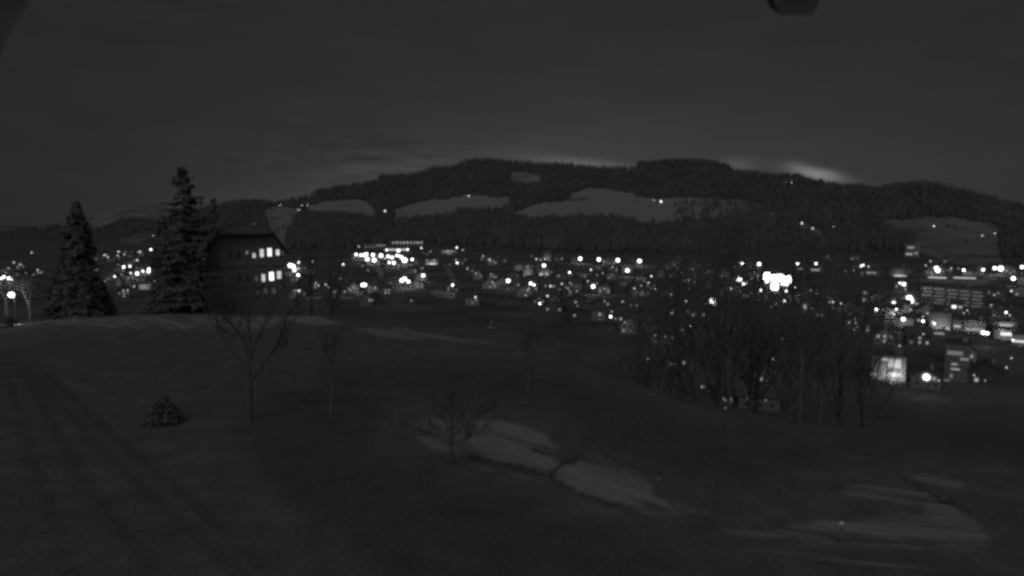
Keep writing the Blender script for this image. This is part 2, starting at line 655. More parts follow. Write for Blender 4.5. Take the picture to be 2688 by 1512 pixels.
def hill_pt(u, v):
    vf = interp(FOOT, u) + 4
    vc = interp(SKYL, u) + TREE_PX
    t = min(1.0, max(0.0, (vf - v) / (vf - vc)))
    d = ray(u, v)
    h = math.hypot(d.x, d.y)
    return d * (hill_r(u, t) / h)


def make_hill():
    us = [(-700 + 6.0 * i) for i in range(int(4100 / 6))]
    NV = 60
    vs, fs, cov = [], [], []
    n = NV + 3
    for u in us:
        vf, vc = interp(FOOT, u) + 4, interp(SKYL, u) + TREE_PX
        for k in range(NV):
            v = vf + (vc - vf) * k / (NV - 1)
            p = hill_pt(u, v)
            vs.append(tuple(p))
            f = infield(u, v)
            cov.append(max(0.0, f))
        d = Vector(vs[-1])
        for dr, dzz in ((250, -25), (900, -260)):
            h = math.hypot(d.x, d.y)
            vs.append((d.x * (h + dr) / h, d.y * (h + dr) / h, d.z + dzz))
            cov.append(0.0)
        q = Vector(vs[-NV - 2])                # skirt in front, dips under the valley sheet
        h = math.hypot(q.x, q.y)
        vs.append((q.x * (h - 120) / h, q.y * (h - 120) / h, VALLEY - 8))
        cov.append(0.0)
    for i in range(len(us) - 1):
        a, b = i * n, (i + 1) * n
        for k in range(NV + 1):
            fs.append((a + k, b + k, b + k + 1, a + k + 1))
        fs.append((a + n - 1, b + n - 1, b, a))
    me = bpy.data.meshes.new('hill')
    me.from_pydata(vs, [], fs)
    at = me.attributes.new('cover', 'FLOAT', 'POINT')
    at.data.foreach_set('value', cov)
    me.materials.append(ground_mat('hill_fields', 0.09, 0.235, 0.01, (1, 1, 1), (0.0,), 2.0))
    me.polygons.foreach_set('use_smooth', [True] * len(me.polygons))
    structure(link('hill', me))


make_hill()

# a farther ridge seen in the gap on the left
FAR = [(-700, 600), (60, 600), (150, 590), (200, 575), (251, 567), (290, 552), (323, 543), (380, 541), (423, 543), (500, 545), (560, 538), (640, 532),
       (760, 530), (900, 520), (1100, 520)]


def make_far():
    vs, fs = [], []
    us = [-700 + 10 * i for i in range(181)]
    for u in us:
        vtop = interp(FAR, u) + 1.5 * mnoise.noise((u * 0.05, 2.0, 0.0))
        for v, r in ((650, 4300), (vtop + 30, 4700), (vtop + 10, 5000), (vtop, 5300)):
            d = ray(u, v)
            h = math.hypot(d.x, d.y)
            vs.append(tuple(d * (r / h)))
        d = Vector(vs[-1])
        vs.append((d.x * 1.2, d.y * 1.2, d.z - 300))
    for i in range(len(us) - 1):
        for k in range(4):
            a, b = i * 5 + k, (i + 1) * 5 + k
            fs.append((a, b, b + 1, a + 1))
    me = bpy.data.meshes.new('far_hill')
    me.from_pydata(vs, [], fs)
    me.materials.append(mat('hazed_far_woods', 0.11, 0.24, 0.006))  # paler tone stands in for haze over the far ridge
    me.polygons.foreach_set('use_smooth', [True] * len(me.polygons))
    structure(link('far_hill', me))


make_far()


# forest: many small conifers joined into masses (each only a few pixels tall)
def forest(name, label, test, count, hmin, hmax, seed):
    rr = random.Random(seed)
    vs, fs = [], []
    made = 0
    tries = 0
    while made < count and tries < count * 12:
        tries += 1
        u, v = test(rr)
        if v is None:
            continue
        p = hill_pt(u, v)
        h = rr.uniform(hmin, hmax) * (1.25 if rr.random() < 0.12 else 1.0)
        w = h * rr.uniform(0.15, 0.24)
        a0 = rr.uniform(0, 6.28)
        base = len(vs)
        n = 6
        jx, jy = rr.uniform(-.5, .5), rr.uniform(-.5, .5)
        for zz, rad in ((0.06, 0.75), (0.14, 1.0), (0.50, 0.62), (0.46, 0.75), (0.80, 0.26)):
            for j in range(n):
                t = a0 + 2 * math.pi * j / n
                q = rad * w * rr.uniform(0.75, 1.2)
                vs.append((p.x + q * math.cos(t), p.y + q * math.sin(t), p.z + h * (zz + rr.uniform(-.02, .02))))
        vs.append((p.x + jx, p.y + jy, p.z + h))
        for k in range(4):
            for j in range(n):
                a, b = base + k * n + j, base + k * n + (j + 1) % n
                fs.append((a, b, b + n, a + n))
        for j in range(n):
            fs.append((base + 4 * n + j, base + 4 * n + (j + 1) % n, base + 5 * n))
        made += 1
    me = bpy.data.meshes.new(name)
    me.from_pydata(vs, [], fs)
    me.materials.append(M_FOREST)
    o = link(name, me)
    o['kind'] = 'stuff'
    o['label'] = label
    return o


def wood(u0, u1, lo, hi):
    """random spot between fraction lo and hi of the slope, off the fields"""
    def f(rr):
        u = rr.uniform(u0, u1)
        vf, vc = interp(FOOT, u), interp(SKYL, u) + TREE_PX
        v = vf + (vc - vf) * rr.uniform(lo, hi)
        if infield(u, v) or infield(u, v - 5) or infield(u, v - 9):
            return u, None
        if u > 1900 and v > 600 and u < 2320 and rr.random() < 0.45:
            return u, None
        return u, v
    return f


forest('hill_forest', 'dark spruce forest covering the ridge and upper hillside', wood(600, 3100, 0.5, 1.0), 7500, 13, 20, 1)
forest('lower_forest', 'dark spruce forest band between the snowy fields and the town lights', wood(740, 2000, 0.03, 0.5), 5000, 15, 22, 2)
forest('right_woods', 'dark woods below the snowy field on the right hillside', wood(2000, 3100, 0.10, 0.5), 2000, 13, 19, 3)
forest('left_woods', 'dark mottled woods on the low hillside at left', wood(-400, 740, 0.35, 1.0), 2200, 11, 17, 4)


def crest(rr):
    u = rr.uniform(0, 2900)
    v = interp(SKYL, u) + TREE_PX + rr.uniform(0, 2)
    return u, v


forest('ridge_forest', 'ragged line of conifers along the crest of the hill', crest, 2600, 11, 19, 5)


def knoll(rr):
    u = rr.uniform(750, 960)
    top = 556 + 60 * ((u - 838) / 105.0) ** 2 if u < 838 else 556 + 12 * ((u - 838) / 110.0) ** 2
    v = rr.uniform(top + 18, 655)
    return u, (v if v < 655 else None)


forest('knoll_wood', 'rounded dark wood on the knoll right of the farmhouse roof', knoll, 1000, 17, 25, 6)


def copse(rr):
    u = 2070 - 300 * rr.random() ** 1.5
    return u, rr.uniform(interp([(1770, 530), (1966, 534), (2070, 568)], u), 592)


forest('field_copse', 'scattered dark trees breaking up the right end of the big snowy field', copse, 210, 12, 20, 8)


def hedge(rr):
    ln = rr.choice(HEDGES)
    t = rr.random()
    return ln[0][0] + (ln[1][0] - ln[0][0]) * t, ln[0][1] + (ln[1][1] - ln[0][1]) * t + rr.uniform(-1.5, 1.5)


forest('field_hedges', 'dark hedge lines crossing the snowy hillside fields', hedge, 90, 6, 10, 7)

# thin snow plots with lamplight put into their pale colour, and pale roads
M_PLOT = mat('lit_thin_snow', 0.10, 0.42, 0.05)
M_ROAD = mat('pale_asphalt', 0.12, 0.24, 0.03)


def plot(pts):
    b_ = MB()
    P = [on_z(u, v, VALLEY + 0.02) for u, v in pts]
    b_.v = [tuple(p) for p in P]
    b_.f = [tuple(range(len(P)))]
    structure(b_.build('lit_snow_patch', M_PLOT))


for pts in ([(1128, 768), (1150, 760), (1185, 764), (1200, 774), (1190, 783), (1150, 780)], [(768, 786), (778, 778), (800, 776), (845, 779), (842, 787), (800, 785), (780, 790)],
            [(872, 780), (890, 774), (925, 776), (930, 784), (895, 785)], [(985, 708), (1003, 706), (1008, 720), (1003, 736), (996, 728)],
            [(1040, 728), (1058, 716), (1075, 712), (1070, 722), (1048, 735)], [(1350, 772), (1385, 771), (1388, 780), (1362, 782)], [(1396, 770), (1412, 768), (1414, 778), (1400, 780)],
            [(1700, 858), (1718, 852), (1730, 864), (1712, 872)], [(320, 732), (332, 726), (345, 745), (356, 752), (346, 756)], [(1620, 742), (1660, 738), (1668, 748), (1636, 752)],
            [(1555, 756), (1590, 752), (1592, 762), (1562, 766)], [(2320, 840), (2352, 832), (2352, 850), (2330, 856)], [(2560, 735), (2610, 722), (2620, 734), (2580, 748)],
            [(2455, 742), (2560, 744), (2600, 752), (2540, 752)], [(655, 790), (690, 784), (694, 789), (660, 795)], [(2080, 812), (2110, 806), (2125, 820), (2090, 828)]):
    plot(pts)


def road(pts, w):
    P = [on_z(u, v, VALLEY + 0.012) for u, v in pts]
    b_ = MB()
    for i, p in enumerate(P):
        d = (P[min(i + 1, len(P) - 1)] - P[max(i - 1, 0)]).normalized()
        b_.v += [(p.x - d.y * w / 2, p.y + d.x * w / 2, p.z), (p.x + d.y * w / 2, p.y - d.x * w / 2, p.z)]
    for i in range(len(P) - 1):
        b_.f.append((2 * i, 2 * i + 1, 2 * i + 3, 2 * i + 2))
    structure(b_.build('road', M_ROAD))


road([(1430, 690), (1520, 692), (1625, 696), (1720, 699)], 12)
road([(868, 684), (940, 688), (1010, 690), (1090, 696)], 14)
road([(1168, 694), (1178, 712), (1190, 735), (1198, 760)], 7)
road([(1380, 795), (1480, 800), (1620, 775)], 7)
road([(1960, 760), (2000, 775), (2080, 800), (2180, 812), (2300, 832)], 8)
road([(2260, 876), (2400, 872), (2560, 890), (2688, 912)], 7)

# ------------------------------------------------------------------ labels made from place, size and order from the left
ORD = ('first second third fourth fifth sixth seventh eighth ninth tenth eleventh twelfth thirteenth fourteenth fifteenth sixteenth '
       'seventeenth eighteenth nineteenth twentieth twenty-first twenty-second twenty-third twenty-fourth').split()
PENDING = {}


def zone(u, v):
    if v < 632:
        return 'on the dark hillside'
    if v > 895:
        return 'low behind the tall bare trees' if u < 2250 else 'at the lower right edge of town'
    if u < 130:
        return 'at the far left edge'
    if u < 258:
        return 'around the conical conifer'
    if u < 470:
        return 'between the two conifers'
    if u < 640:
        return 'behind the big ragged conifer'
    if u < 875:
        return 'just right of the farmhouse'
    if u < 1160:
        return 'in the bright cluster below the forest' if v < 702 else 'below the bright forest-foot cluster'
    if u < 1450:
        return 'in upper mid town' if v < 712 else 'in lower mid town'
    if u < 1700:
        return 'along the forest foot row' if v < 690 else ('under the forest foot row' if v < 770 else 'on the near edge of town')
    if u < 1900:
        return 'left of the floodlit halls' if v < 770 else 'below left of the floodlit halls'
    if u < 2165:
        return 'around the floodlit halls' if v < 770 else 'below the floodlit halls'
    if u < 2400:
        return 'above the bright right-hand crossing' if v < 765 else 'around the bright right-hand crossing'
    return 'by the lit platforms at right' if v < 765 else 'among the right-hand apartment blocks'


def defer(o, head, u, v, fmt='{h}, {o} from left {z}'):
    PENDING.setdefault((head, zone(u, v)), []).append((u, v, o))


def settle_labels():
    for (head, z), lst in PENDING.items():
        lst.sort(key=lambda q: (q[0], q[1]))
        for i, (u, v, o) in enumerate(lst):
            o['label'] = '%s %s' % (head, z) if len(lst) == 1 else '%s, %s from left %s' % (head, ORD[i], z)


# ------------------------------------------------------------------ town lamps
LAMPS = '''83,663,2 36,689,2 53,694,2 22,704,1.6 16,716,1.3 23,730,4 10,727,3.2 3,731,3 31,734,3 99,709,2 137,724,3 213,685,2 255,708,2 165,731,1.2
273,670,2 283,675,2 277,669,2 309,671,2 311,661,2.3 326,668,2 367,661,2.5 396,655,3 360,683,2.5 325,701,3.3 341,699,3 302,725,3.3 318,720,2 343,717,2.6
360,718,4 375,712,3 390,711,4.4 391,706,3.6 409,705,2.5 498,687,2 430,747,2 335,762,2 324,763,1.7 352,752,2 557,746,2 582,760,2 452,702,1.8 442,704,1.6
762,697,4.6 769,699,4.6 772,709,4.4 784,689,3 787,706,2.5 782,704,2.5 783,722,4 821,687,2.5 829,742,2 835,750,2 855,747,2.2 785,763,3 771,763,1.8 777,763,1.8 801,703,1.7
942,647,2 975,647,1.7 995,649,2.2 1015,656,3 1046,658,4 1070,655,3 1106,651,2.6 935,668,3.8 947,670,3.8 957,669,4.2 962,667,4 964,680,4.4 979,669,4.1 982,683,4.5 1000,671,4.4
1011,678,2.3 1019,673,4 1029,676,4 1042,671,3.8 1049,672,3 1062,683,4.8 1054,676,4.2 1082,681,3.6 1022,689,3.6 1034,690,4 901,694,3 952,748,4.3 958,748,4.3 985,755,2
916,758,1.8 1055,736,4.5 1062,732,4.5 1072,739,4.1 1111,723,4.1 1108,704,1.8 1188,748,3.4 1130,660,1.6
1199,650,2.8 1196,656,2.8 1215,656,2 1200,690,3 1197,682,2 1227,705,2.1 1249,718,1.8 1268,672,1.9 1285,682,2.3 1289,720,1.7 1248,780,2.6 1334,737,4.4 1293,741,1.9
1393,744,4 1402,748,3.2 1388,757,2 1380,775,2 1408,680,2.5 1419,682,1.9 1430,680,1.9 1428,697,4.2 1425,704,2 1437,704,2 1418,721,2.1 1385,695,1.9 1495,715,3.1 1475,745,2.5
1497,743,2 1445,751,2.6 1491,757,2 1437,777,2.6 1417,797,3.2 1300,866,1.4
1523,679,4.3 1572,681,4.3 1622,683,4.4 1679,685,4.3 1551,708,2.6 1608,701,1.9 1647,710,4.3 1582,717,1.8 1543,738,2.1 1557,752,4.4 1665,757,2.4 1683,750,1.8 1702,742,2.2
1710,725,2.6 1720,759,2.2 1791,715,1.9 1807,735,2.1 1768,815,1.7 1801,791,2.4 1805,818,1.7 1811,855,3.6 1603,831,3.6 1606,818,1.9 1587,791,1.8 1634,792,2.1 1719,880,1.9
1640,846,1.8 1949,692,3.4 1944,690,2.6 1958,692,2.6 1993,693,4.2 1941,734,4.8 1951,745,4.2 1957,745,4.2 2085,755,3.8 2094,692,3.6 2142,692,3.3 1999,762,4 1920,757,2.9 2064,764,3
2060,790,3.8 1870,791,5 1848,825,2.4 2143,770,2.3 2094,774,2 2131,808,2 2173,673,2 2260,698,3 2266,696,3 2280,700,2.5 2297,705,1.7 2241,709,1.8 2367,704,2 2430,697,2 2362,743,2.8
2373,746,4.1 2177,793,2.4 2187,793,2.4 2207,796,2.4 2300,776,2 2300,812,3.8 2346,796,4.2 2372,788,4.3 2387,783,4.9 2390,790,4.9 2353,812,3 2340,805,2 2347,825,2.5 2390,813,2
2371,838,4.3 2245,838,2 2246,847,2 2268,872,2.2 2423,831,2 2423,843,3.4 2424,877,2
2443,686,1.9 2458,704,4.3 2462,710,4.4 2497,704,2 2530,709,3.4 2581,708,3.4 2611,704,3.9 2627,705,4.6 2683,701,3.8 2660,731,4.2 2470,750,2.5 2567,754,1.9 2610,774,1.8 2655,764,2.4
2602,801,1.8 2602,815,3.8 2641,820,3 2476,814,2.8 2498,820,2 2450,817,2 2530,822,2 2539,815,2 2453,850,3 2581,873,4.2 2592,875,3.8 2659,893,2.8
1824,1027,2 1939,947,2.1 2030,943,1.9 1905,1071,1.8 2432,990,5 2464,999,2 2525,925,2 2557,985,2 2642,965,2.1 2655,940,2
1230,514,2.3 1011,555,2.8 1016,554,2 1735,530,2.8 1716,527,1.7 2063,477,2 2078,480,1.8 2183,491,1.8 2105,588,2.6 2133,602,2.5 2188,597,2 2451,596,2.3 2578,622,1.8 2611,616,1.9
793,538,2 807,538,2 785,551,2 735,537,1.7 402,620,1.6'''
FAINT = '''100,716 108,715 143,702 152,706 181,693 252,680 156,755 225,748 215,764 197,805 329,662 346,662 361,662 434,662 354,683 311,695 289,719 414,691 427,704 536,682 546,681
406,724 406,737 407,763 470,746 520,716 516,725 785,680 792,745 799,763 965,647 1005,692 952,697 966,709 900,731 893,731 970,788 977,788 1080,789 1222,681 1306,673 1265,680 1325,685
1308,739 1360,748 1357,724 1376,724 1385,762 1395,672 1435,718 1466,724 1432,750 1453,752 1511,793 1516,803 1508,828 1511,742 1461,679 1475,679 1653,689 1567,722 1535,725 1722,743
1734,723 1760,724 1770,696 1778,703 1752,703 1787,683 1819,707 1836,698 1839,714 1796,737 1809,758 1813,818 1574,825 1637,867 1654,868 1785,865 1793,866 1770,750 1847,699 1859,701
1852,716 1860,713 1906,661 1891,661 1858,752 1929,861 2208,693 2220,711 2236,680 2257,798 2242,865 2480,687 2516,705 2548,749 2669,772 2545,844 2544,824 1702,941 1762,956 1772,957
1784,945 1793,953 1845,1014 1985,935 2055,890 2061,890 1966,1043 2010,1051 1997,995 2452,994 2563,997 2586,999 1492,525 1273,516 2214,617 2025,564 2238,494 400,599'''
lamps = [tuple(float(q) for q in s.split(',')) for s in LAMPS.split()]
faint = [tuple(float(q) for q in s.split(',')) for s in FAINT.split()]
HEAD_H = 7.0
PX = F * 1024 / 2688


def lamp_place(u, v):
    """lamp head and its foot on the ground"""
    if v < 655 and v < interp(FOOT, u) - 3:
        p = hill_pt(u, v + 5)
        g = p.copy()
        return g + Vector((0, 0, 6.5)), g
    h = on_z(u, v, VALLEY + HEAD_H)
    return h, Vector((h.x, h.y, VALLEY))


HEADM = {}


def head_mesh(r, L, big=False):
    key = (round(r, 2), round(math.log(L) * 4), big)
    if key not in HEADM:
        m = MB()
        m.ball((0, 0, 0), r, r, r * 0.92, 8, 6)
        HEADM[key] = m.mesh('lamp_globe', glow(L, big), True)
    return HEADM[key]


pole_m = MB()
pole_m.tube([(0, 0, 0), (0, 0, 1.0), (0, 0, 1.001), (0, 0, HEAD_H - 0.1)], [0.14, 0.13, 0.09, 0.06], 6)
POLE = pole_m.mesh('pole', M_METAL)
cap_m = MB()
cap_m.tube([(0, 0, 0), (0, 0, 0.08), (0, 0, 0.2)], [1.0, 0.85, 0.15], 8)
CAP = cap_m.mesh('lamp_cap', M_METAL)


def lamp_size(c, D):
    """globe radius (m) and radiance for a brightness class"""
    k = D / PX                                   # metres per rendered pixel
    if c < 2.5:
        r = min(0.8, 0.5 * k)
        peak = interp([(1, 0.08), (1.5, 0.16), (2, 0.34), (2.5, 0.8)], c)
        L = peak * 3.2 / (math.pi * (r / k) ** 2)
    else:
        rp = interp([(2.5, 0.6), (3, 0.7), (3.5, 0.85), (4, 1.05), (4.5, 1.5), (5, 2.4)], c)  # globe widened so that its size carries the lens bloom
        r = rp * k
        flux = interp([(2.5, 2.6), (3, 12), (3.5, 36), (4, 90), (4.5, 180), (5, 300)], c)
        L = flux / (math.pi * rp * rp)
    return r, L


SIZEW = [(1.9, 'faint'), (2.45, 'small'), (3.45, 'clear'), (4.25, 'bright'), (9, 'dazzling')]
lamp_pts = []
for (u, v, c) in lamps:
    hp, gp = lamp_place(u, v)
    D = hp.length
    r, L = lamp_size(c, D)
    word = [w for lim, w in SIZEW if c <= lim][0]
    t = thing('street_lamp', '', 'street lamp', gp, 0.0, 'street lamps of the town')
    defer(t, '%s round street lamp' % word, u, v)
    link('pole', POLE, t)
    link('lamp_bulb', head_mesh(r, L, c >= 2.9), t, (0, 0, (hp - gp).z))
    if c >= 2.5:  # halo shell added round the bulb in place of lens glare
        key = ('halo', round(r, 2), c >= 4)
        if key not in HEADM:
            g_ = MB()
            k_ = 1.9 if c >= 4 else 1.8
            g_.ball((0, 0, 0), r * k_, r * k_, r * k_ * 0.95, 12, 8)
            HEADM[key] = g_.mesh('halo_shell', halo_mat(0.075 if c >= 4 else 0.04), True)
        link('halo_shell', HEADM[key], t, (0, 0, (hp - gp).z))
    cp = link('lamp_cap', CAP, t, (0, 0, (hp - gp).z + r * (1.9 if c >= 2.5 else 0.93)))
    cp.scale = (r * 0.6, r * 0.6, r * 0.4)
    lamp_pts.append((u, v, D, 0.5 * 2.62 * (2 * r / (D / PX)) + 3))

# lit fronts that no small house may stand before
for (u, v, hr_, vb_) in ((2032, 752, 12, 766), (2018, 729, 18, 745), (2060, 736, 20, 750), (2343, 965, 32, 998), (2505, 950, 26, 1003), (2468, 847, 22, 868), (2556, 859, 20, 872), (2638, 858, 20, 868),
                         (2641, 880, 20, 890), (1044, 656, 20, 664), (1068, 638, 30, 648), (2500, 783, 40, 806), (1385, 707, 14, 722), (1430, 714, 12, 724), (1436, 673, 11, 684), (1646, 704, 13, 716),
                         (1978, 724, 13, 738), (2342, 823, 14, 836), (2371, 811, 12, 822), (2371, 848, 14, 858), (2461, 877, 14, 884), (2513, 855, 11, 866), (2459, 729, 20, 738), (2530, 730, 24, 739),
                         (382, 753, 14, 762), (2270, 783, 16, 802), (2113, 806, 11, 818), (2090, 782, 12, 795), (1905, 1047, 16, 1056), (1358, 772, 20, 782), (1160, 770, 28, 784)):
    lamp_pts.append((u, v, on_z(u, vb_, VALLEY).length, hr_))

# ------------------------------------------------------------------ houses
WIN_N = [0]


def window(parent, x, z, w, h, L=None, y=0.0, mull=False):
    """a window set in a front wall that stands at y; frame proud of the wall, pane inside it"""
    f = MB()
    e = min(0.09, w * 0.1)
    f.box(x - w / 2 - e, x - w / 2, y - 0.06, y + 0.02, z - h / 2 - e, z + h / 2 + e)
    f.box(x + w / 2, x + w / 2 + e, y - 0.06, y + 0.02, z - h / 2 - e, z + h / 2 + e)
    f.box(x - w / 2, x + w / 2, y - 0.06, y + 0.02, z + h / 2, z + h / 2 + e)
    f.box(x - w / 2, x + w / 2, y - 0.10, y + 0.02, z - h / 2 - e, z - h / 2)
    if mull:
        f.box(x - 0.025, x + 0.025, y - 0.055, y - 0.015, z - h / 2, z + h / 2)
        f.box(x - w / 2, x - 0.025, y - 0.05, y - 0.015, z + h * 0.12, z + h * 0.12 + 0.04)
        f.box(x + 0.025, x + w / 2, y - 0.05, y - 0.015, z + h * 0.12, z + h * 0.12 + 0.04)
    fr = f.build('window', M_WOOD if mull else M_METAL, parent)
    p = MB()
    p.box(x - w / 2, x + w / 2, y - 0.012, y + 0.01, z - h / 2, z + h / 2)
    p.build('pane', glow(L) if L else M_GLASS, fr)
    return fr


def gable_house(t, w, d, eave, ridge, wallm, side=False):
    """walls and a pitched roof; the front wall stands at local y = 0 and faces -y"""
    b = MB()
    hw = w / 2
    if side:                                     # ridge runs left-right
        b.v = [(-hw, 0, 0), (hw, 0, 0), (hw, d, 0), (-hw, d, 0), (-hw, 0, eave), (hw, 0, eave), (hw, d, eave), (-hw, d, eave), (-hw, d / 2, ridge), (hw, d / 2, ridge)]
        b.f = [(0, 1, 5, 4), (1, 2, 6, 9, 5), (2, 3, 7, 6), (3, 0, 4, 8, 7), (0, 3, 2, 1)]
    else:
        b.v = [(-hw, 0, 0), (hw, 0, 0), (hw, d, 0), (-hw, d, 0), (-hw, 0, eave), (hw, 0, eave), (hw, d, eave), (-hw, d, eave), (0, 0, ridge), (0, d, ridge)]
        b.f = [(0, 1, 5, 8, 4), (1, 2, 6, 5), (2, 3, 7, 9, 6), (3, 0, 4, 7), (0, 3, 2, 1)]
    b.build('wall', wallm, t)
    r = MB()
    o = 0.7
    th = 0.22
    if side:
        k = (ridge - eave) / (d / 2)
        for s in (0, 1):
            y0, y1 = (-o, d / 2) if s == 0 else (d + o, d / 2)
            z0 = eave - o * k
            i = len(r.v)
            for zz in (0.03, th):
                r.v += [(-hw - o, y0, z0 + zz), (hw + o, y0, z0 + zz), (hw + o, y1, ridge + zz), (-hw - o, y1, ridge + zz)]
            r.f += [(i, i + 1, i + 2, i + 3), (i + 4, i + 5, i + 6, i + 7), (i, i + 1, i + 5, i + 4), (i + 1, i + 2, i + 6, i + 5), (i + 3, i, i + 4, i + 7)]
    else:
        k = (ridge - eave) / hw
        for s in (-1, 1):
            x0 = s * (hw + o)
            z0 = eave - o * k
            i = len(r.v)
            for zz in (0.03, th):
                r.v += [(x0, -o, z0 + zz), (x0, d + o, z0 + zz), (0, d + o, ridge + zz), (0, -o, ridge + zz)]
            r.f += [(i, i + 1, i + 2, i + 3), (i + 4, i + 5, i + 6, i + 7), (i, i + 1, i + 5, i + 4), (i + 1, i + 2, i + 6, i + 5), (i + 3, i, i + 4, i + 7)]
    ro = r.build('roof', M_ROOF, t)
    c = MB()
    cx = hw * 0.35
    c.box(cx - 0.35, cx + 0.35, d * 0.5 - 0.35, d * 0.5 + 0.35, ridge - (ridge - eave) * 0.5, ridge + 0.9)
    c.build('chimney', M_STONE, ro)


def yaw_to_cam(p):
    return -math.atan2(p.x, p.y)


rects = []                                        # screen boxes of the buildings: used only to keep houses from standing in front of lamps


def house_box(u, v0, v1, hw):
    return (u - hw, v0, u + hw, v1)


def clear_of_lamps(box, D):
    for (lu, lv, lD, lr) in lamp_pts:
        if lD > D - 2 and box[0] - lr < lu < box[2] + lr and box[1] - lr < lv < box[3] + lr:
            return False
    for b, bD in rects:
        if box[0] < b[2] and box[2] > b[0] and box[1] < b[3] and box[3] > b[1]:
            ov = (min(box[2], b[2]) - max(box[0], b[0])) * (min(box[3], b[3]) - max(box[1], b[1]))
            if ov > 0.35 * (box[2] - box[0]) * (box[3] - box[1]):
                return False
    return True


WALLS = [M_WALL, M_WALLP, mat('grey_plaster', 0.08, 0.13, 0.8), mat('dark_boards', 0.06, 0.10, 1.0)]


def town_house(p, rz, w, d, eave, ridge, wallm, side, u, v, wins, word):
    t = thing('house', '', 'house', p, rz, 'houses of the town')
    gable_house(t, w, d, eave, ridge, wallm, side)
    for (x, z, ww, hh, L) in wins:
        window(t, x, z, ww, hh, L)
    defer(t, word, u, v)
    return t


def small_lamp(u, v, c):
    hp, gp = lamp_place(u, v)
    D = hp.length
    r, L = lamp_size(c, D)
    t = thing('street_lamp', '', 'street lamp', gp, 0.0, 'street lamps of the town')
    defer(t, 'very faint round street lamp', u, v)
    link('pole', POLE, t)
    link('lamp_globe', head_mesh(r, L), t, (0, 0, (hp - gp).z))


hr = random.Random(77)
for (u, v) in faint:
    done = False
    onhill = v < 655 and v < interp(FOOT, u) - 3
    for att in range(14):
        w = hr.choice([8.0, 9.5, 11.0, 12.5]) * (0.8 if att > 6 else 1.0)
        side = hr.random() < 0.5
        eave = hr.choice([4.6, 5.4, 6.2])
        ridge = eave + hr.uniform(2.4, 3.6)
        zh = hr.choice([1.7, 3.9])
        xo = hr.uniform(-0.36, 0.36) * w
        if onhill:
            q = hill_pt(u, v)
            g = q - Vector((0, 0, zh))
        else:
            q = on_z(u, v, VALLEY + zh)
            g = Vector((q.x, q.y, VALLEY))
        D = q.length
        k = D / F
        uc = u - xo / k
        vb_ = v + zh / k
        box = house_box(uc, vb_ - ridge / k, vb_, (w / 2 + 0.7) / k)
        if not onhill and not clear_of_lamps(box, D):
            continue
        a = yaw_to_cam(q)
        c_, s_ = math.cos(a), math.sin(a)
        base = Vector((g.x - xo * c_, g.y - xo * s_, g.z - (0.8 if onhill else 0.0)))
        zz = zh + (0.8 if onhill else 0.0)
        wins = [(xo, zz, 1.2, 1.3, hr.uniform(0.13, 0.42))]
        # dark windows beside the lit one
        for xx in (-0.3 * w, 0.05 * w, 0.33 * w):
            for z2 in (1.7, 3.9):
                if (abs(xx - xo) > 1.6 or abs(z2 - zh) > 1.4) and z2 < eave - 0.9:
                    wins.append((xx, z2, 1.0, 1.2, None))
        town_house(base, a, w, hr.uniform(8, 11), eave + (0.8 if onhill else 0), ridge + (0.8 if onhill else 0), hr.choice(WALLS), side, uc, v,
                   wins, 'gabled house with one lit window')
        if not onhill:
            rects.append((box, D))
        done = True
        break
    if not done:
        small_lamp(u, v, 1.4)


# dark houses close behind lamps, their fronts catching the lamp light
placed = 0
for (lu, lv, lD, lr) in sorted(lamp_pts, key=lambda q: hr.random()):
    if lr in (11, 12, 13, 14, 16, 18, 20, 22, 24, 26, 28, 30, 32, 40) or lv < 660 or lD < 345 or placed >= 190:
        continue
    for att in range(10):
        w = hr.choice([9.0, 11.0, 13.0])
        eave = hr.choice([4.6, 5.6, 6.4])
        ridge = eave + hr.uniform(2.4, 3.4)
        side = hr.random() < 0.5
        back = hr.uniform(7, 16)
        lat = hr.uniform(-11, 11)
        hp, gp = lamp_place(lu, lv)
        a = yaw_to_cam(gp) + hr.uniform(-0.25, 0.25)
        dirv = Vector((gp.x, gp.y, 0)).normalized()
        g = gp + dirv * back + Vector((dirv.y, -dirv.x, 0)) * lat
        uu, vv = proj(g)
        D = g.length
        k = D / F
        box = house_box(uu, vv - ridge / k, vv, (w / 2 + 0.7) / k)
        if not clear_of_lamps(box, D):
            continue
        wins = []
        for xx in (-0.3 * w, 0.03 * w, 0.32 * w):
            for z2 in (1.7, 3.9):
                if z2 < eave - 0.6:
                    wins.append((xx, z2, 1.0, 1.2, hr.uniform(0.06, 0.4) if D > 340 and hr.random() < 0.36 else None))
        town_house(g, a, w, hr.uniform(8, 12), eave, ridge, hr.choice(WALLS[:3]), side, uu, vv, wins, 'gabled house close behind a lamp')
        rects.append((box, D))
        placed += 1
        break


